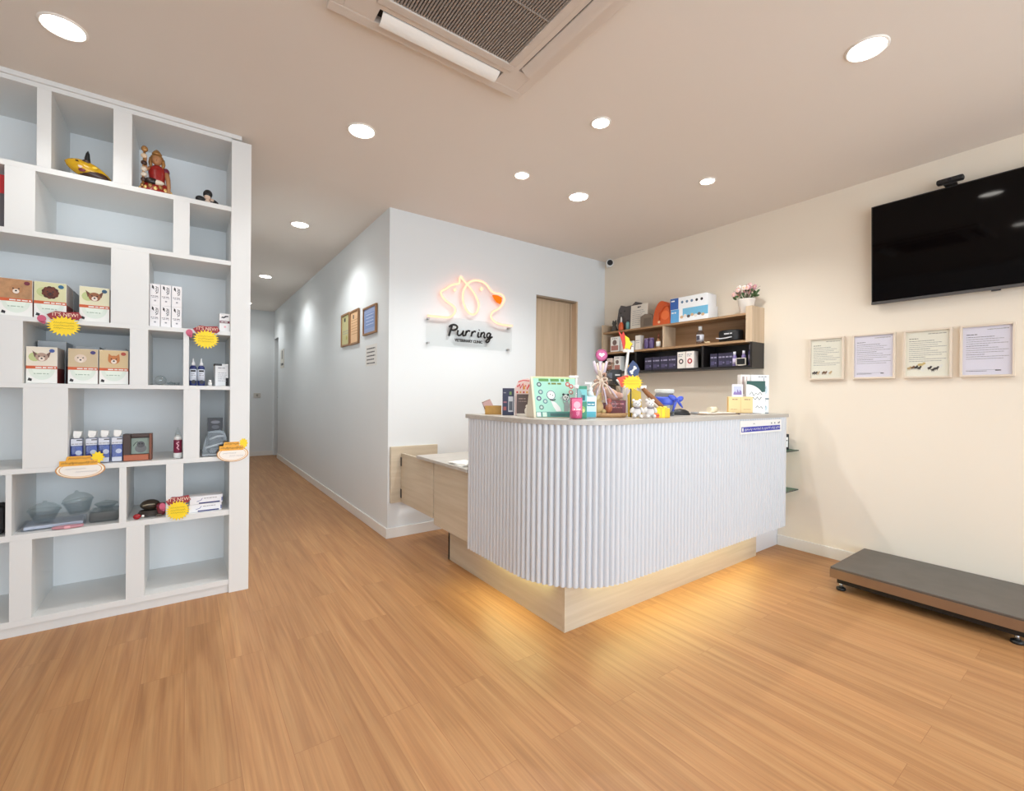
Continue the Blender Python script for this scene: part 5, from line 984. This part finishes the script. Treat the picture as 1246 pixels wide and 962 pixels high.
n = P(); n.words(-.06, -.02, .096, .006, -.018, mat((150, 120, 90), .5), 2, 1); n.words(.025, .065, .096, .006, -.018, mat((150, 120, 90), .5), 2, 2); n.words(-.07, -.02, .025, .004, -.018, mat((196, 160, 110), .5), 2, 3); n.words(.02, .07, .025, .004, -.018, mat((196, 160, 110), .5), 2, 4)
n.build('printed_front', t)
t = thing('leaflet', 'lilac card with a skyline picture standing in the yellow stand', 'leaflet', (3.30, 1.7255, CT + .0122), -math.radians(40))
P().box(-.055, .022, -.003, .003, 0, .205, mat((236, 232, 242), .5)).build('sheet', t); n = P(); n.rect(-.046, .012, .135, .190, -.003, mat((196, 200, 226), .5), 1); n.shape([(-.046, .128), (.012, .128), (.012, .15), (.0, .165), (-.006, .145), (-.018, .170), (-.024, .142), (-.036, .155), (-.046, .14)], -.003, mat((140, 120, 180), .5), 2); n.build('picture', t)
t = thing('booklet', 'white booklet with a dark green corner standing behind the yellow stand', 'booklet', (3.47, 1.695, CT), -math.radians(40))
P().box(-.068, .068, -.006, .006, 0, .246, mat((238, 240, 238), .45), .001).build('cover', t)
n = P(); pts = [(-.067, .245), (.067, .245), (.067, .165)] + [(-.067 + .130 * math.cos(a) * 1.0 , .095 + .125 * math.sin(a)) for a in [.55 + k * (PI / 2 - .55) / 8 + .0 for k in range(9)]] + [(-.067, .222)]
n.shape(pts, -.006, mat((36, 84, 76), .5), 1); n.build('green_corner', t); n = P()
n.scrawl(-.045, .045, .135, .028, -.006, mat((70, 80, 84), .5), 2, .004); n.scrawl(-.035, .04, .098, .026, -.006, mat((60, 70, 74), .5), 5, .005); n.rect(-.052, -.03, .07, .076, -.006, INK, 1); n.scrawl(.0, .05, .04, .020, -.006, mat((60, 60, 66), .5), 6, .004); n.build('cover_pattern', t)
def stackbox(z, w, h, lab, sd, x=3.605, y=1.745):
    t = thing('product_box', lab, 'box', (x, y, z), -math.radians(38), 'white printed boxes stacked at the counter end')
    P().box(-w, w, -.035, .035, 0, h, mat((232, 234, 234), .45), .001).build('carton', t)
    n = P(); rr = random.Random(sd); n.words(-w * .2, w * .7, h * .90, h * .04, -.035, LINK, 1, sd); n.disc(w * .45, h * .70, w * .10, -.035, INK, 1, 10, h * .035); n.rect(w * .40, w * .46, h * .72, h * .88, -.035, mat((90, 110, 120), .5), 1)
    n.disc(w * .42, h * .40, w * .40, -.035, mat((196, 214, 222), .5), 1, 18, h * .22); n.stroke([(w * .2, h * .3), (w * .35, h * .5), (w * .5, h * .3), (w * .65, h * .52)], .004, -.035, mat((110, 136, 156), .5)); n.rect(-w, w, h * .0, h * .06, -.035, mat((110, 130, 140), .5), 1); n.build('label_print', t)
stackbox(CT, .068, .105, 'lower white printed box of the stack at the counter end', 1)
stackbox(CT + .106, .068, .190, 'tall white printed box on top of the stack at the counter end', 2)
carton('product_box', 'white and rose striped box beside the tall printed box, counter end', 3.50, 1.80, CT, .075, .05, .296, mat((232, 226, 222), .5), rz=-math.radians(38), pr=lambda n, w, h, f: (n.rect(-w * .3, -w * .1, h * .5, h * .95, f, mat((170, 150, 146), .5), 1), n.rect(w * .1, w * .2, h * .5, h * .95, f, mat((206, 180, 170), .5), 1), n.words(-w * .4, w * .4, h * .3, .01, f, LINK, 1)))

# prints and small fittings belong to the piece that carries them: thing > part > sub-part
HOSTS = {'label_print': ('carton',), 'picture_panel': ('carton',), 'title_band': ('carton',), 'lower_panel': ('carton',), 'side_print': ('carton',), 'dark_flap': ('carton',), 'printed_front': ('carton', 'holder'), 'lip': ('holder',),
 'heading_lettering': ('heading_card',), 'header_print': ('header_card',), 'hinge': ('door_panel',), 'lettering': ('plate', 'crown'), 'heart': ('disc',), 'display': ('head',), 'bone_mark': ('card',), 'face': ('head', 'body'), 'printed_text': ('card',),
 'picture': ('sheet', 'wooden_block'), 'cover_pattern': ('cover',), 'green_corner': ('cover',), 'printed_lettering': ('sheet',), 'pet_picture': ('mint_page',), 'label': ('body', 'bottle_body', 'bottle_shell', 'base'), 'liquid': ('bottle_shell',), 'pink_liquid': ('bottle_body',),
 'headdress': ('head',), 'staff': ('raised_arm',), 'gold_trim': ('robe_skirt',), 'painted_marking': ('hull',), 'rocker': ('switch_plate',), 'sensor_pod': ('bottom_bezel',), 'white_bead': ('ball',), 'pale_stripe': ('case_body',), 'flap': ('pouch',), 'ribbon': ('body', 'block'), 'glass_edge': ('glass_pane',), 'folded_sheet': ('film_pack',), 'rim': ('tub',), 'insert': ('cup',)}
base_ = lambda n: n.split('.')[0]
for root in [o for o in C.objects if o.parent is None and o.type == 'EMPTY']:
    ks = list(root.children); left = len(ks)
    for k in ks:
        if left <= 2: break
        for hn in HOSTS.get(base_(k.name), ()):
            hit = [h for h in ks if base_(h.name) == hn]
            if hit: k.parent = hit[0]; left -= 1; break

# ------------------------------------------------------------------ daylight, camera, colour
wld = bpy.data.worlds.new('daylight'); bpy.context.scene.world = wld; wld.use_nodes = True
bg = wld.node_tree.nodes['Background']; bg.inputs['Color'].default_value = (0.80, 0.915, 1.01, 1); bg.inputs['Strength'].default_value = 3.9
pl = bpy.data.lights.new('street_window_portal', 'AREA'); pl.shape = 'RECTANGLE'; pl.size = 5.6; pl.size_y = 2.5; pl.cycles.is_portal = True
po = bpy.data.objects.new('street_window_portal', pl); C.objects.link(po); po.location = (1.0, YB - .12, 1.35); po.rotation_euler = (PI / 2, 0, 0)
cam = bpy.data.cameras.new('camera'); co = bpy.data.objects.new('camera', cam); C.objects.link(co)
yaw, roll, pit = map(math.radians, (35.7, .53, -.16))
f = Vector((math.sin(yaw) * math.cos(pit), math.cos(yaw) * math.cos(pit), math.sin(pit))); r = Vector((math.cos(yaw), -math.sin(yaw), 0)); u = r.cross(f)
R_ = math.cos(roll) * r + math.sin(roll) * u; U_ = -math.sin(roll) * r + math.cos(roll) * u
co.matrix_world = Matrix(((R_.x, U_.x, -f.x, 0), (R_.y, U_.y, -f.y, 0), (R_.z, U_.z, -f.z, 1.23), (0, 0, 0, 1)))
cam.sensor_fit = 'HORIZONTAL'; cam.sensor_width = 36.0; cam.lens = 551 / 1246 * 36; cam.clip_start = .02
sn = bpy.context.scene; sn.camera = co
sn.view_settings.view_transform = 'Standard'; sn.view_settings.look = 'None'; sn.view_settings.gamma = 1; sn.view_settings.use_curve_mapping = False
sn.view_settings.exposure = 0.27
sn.cycles.max_bounces = 10; sn.cycles.diffuse_bounces = 6; sn.cycles.glossy_bounces = 4; sn.cycles.transparent_max_bounces = 24; sn.cycles.caustics_reflective = False; sn.cycles.caustics_refractive = False
sn.cycles.sample_clamp_indirect = 6
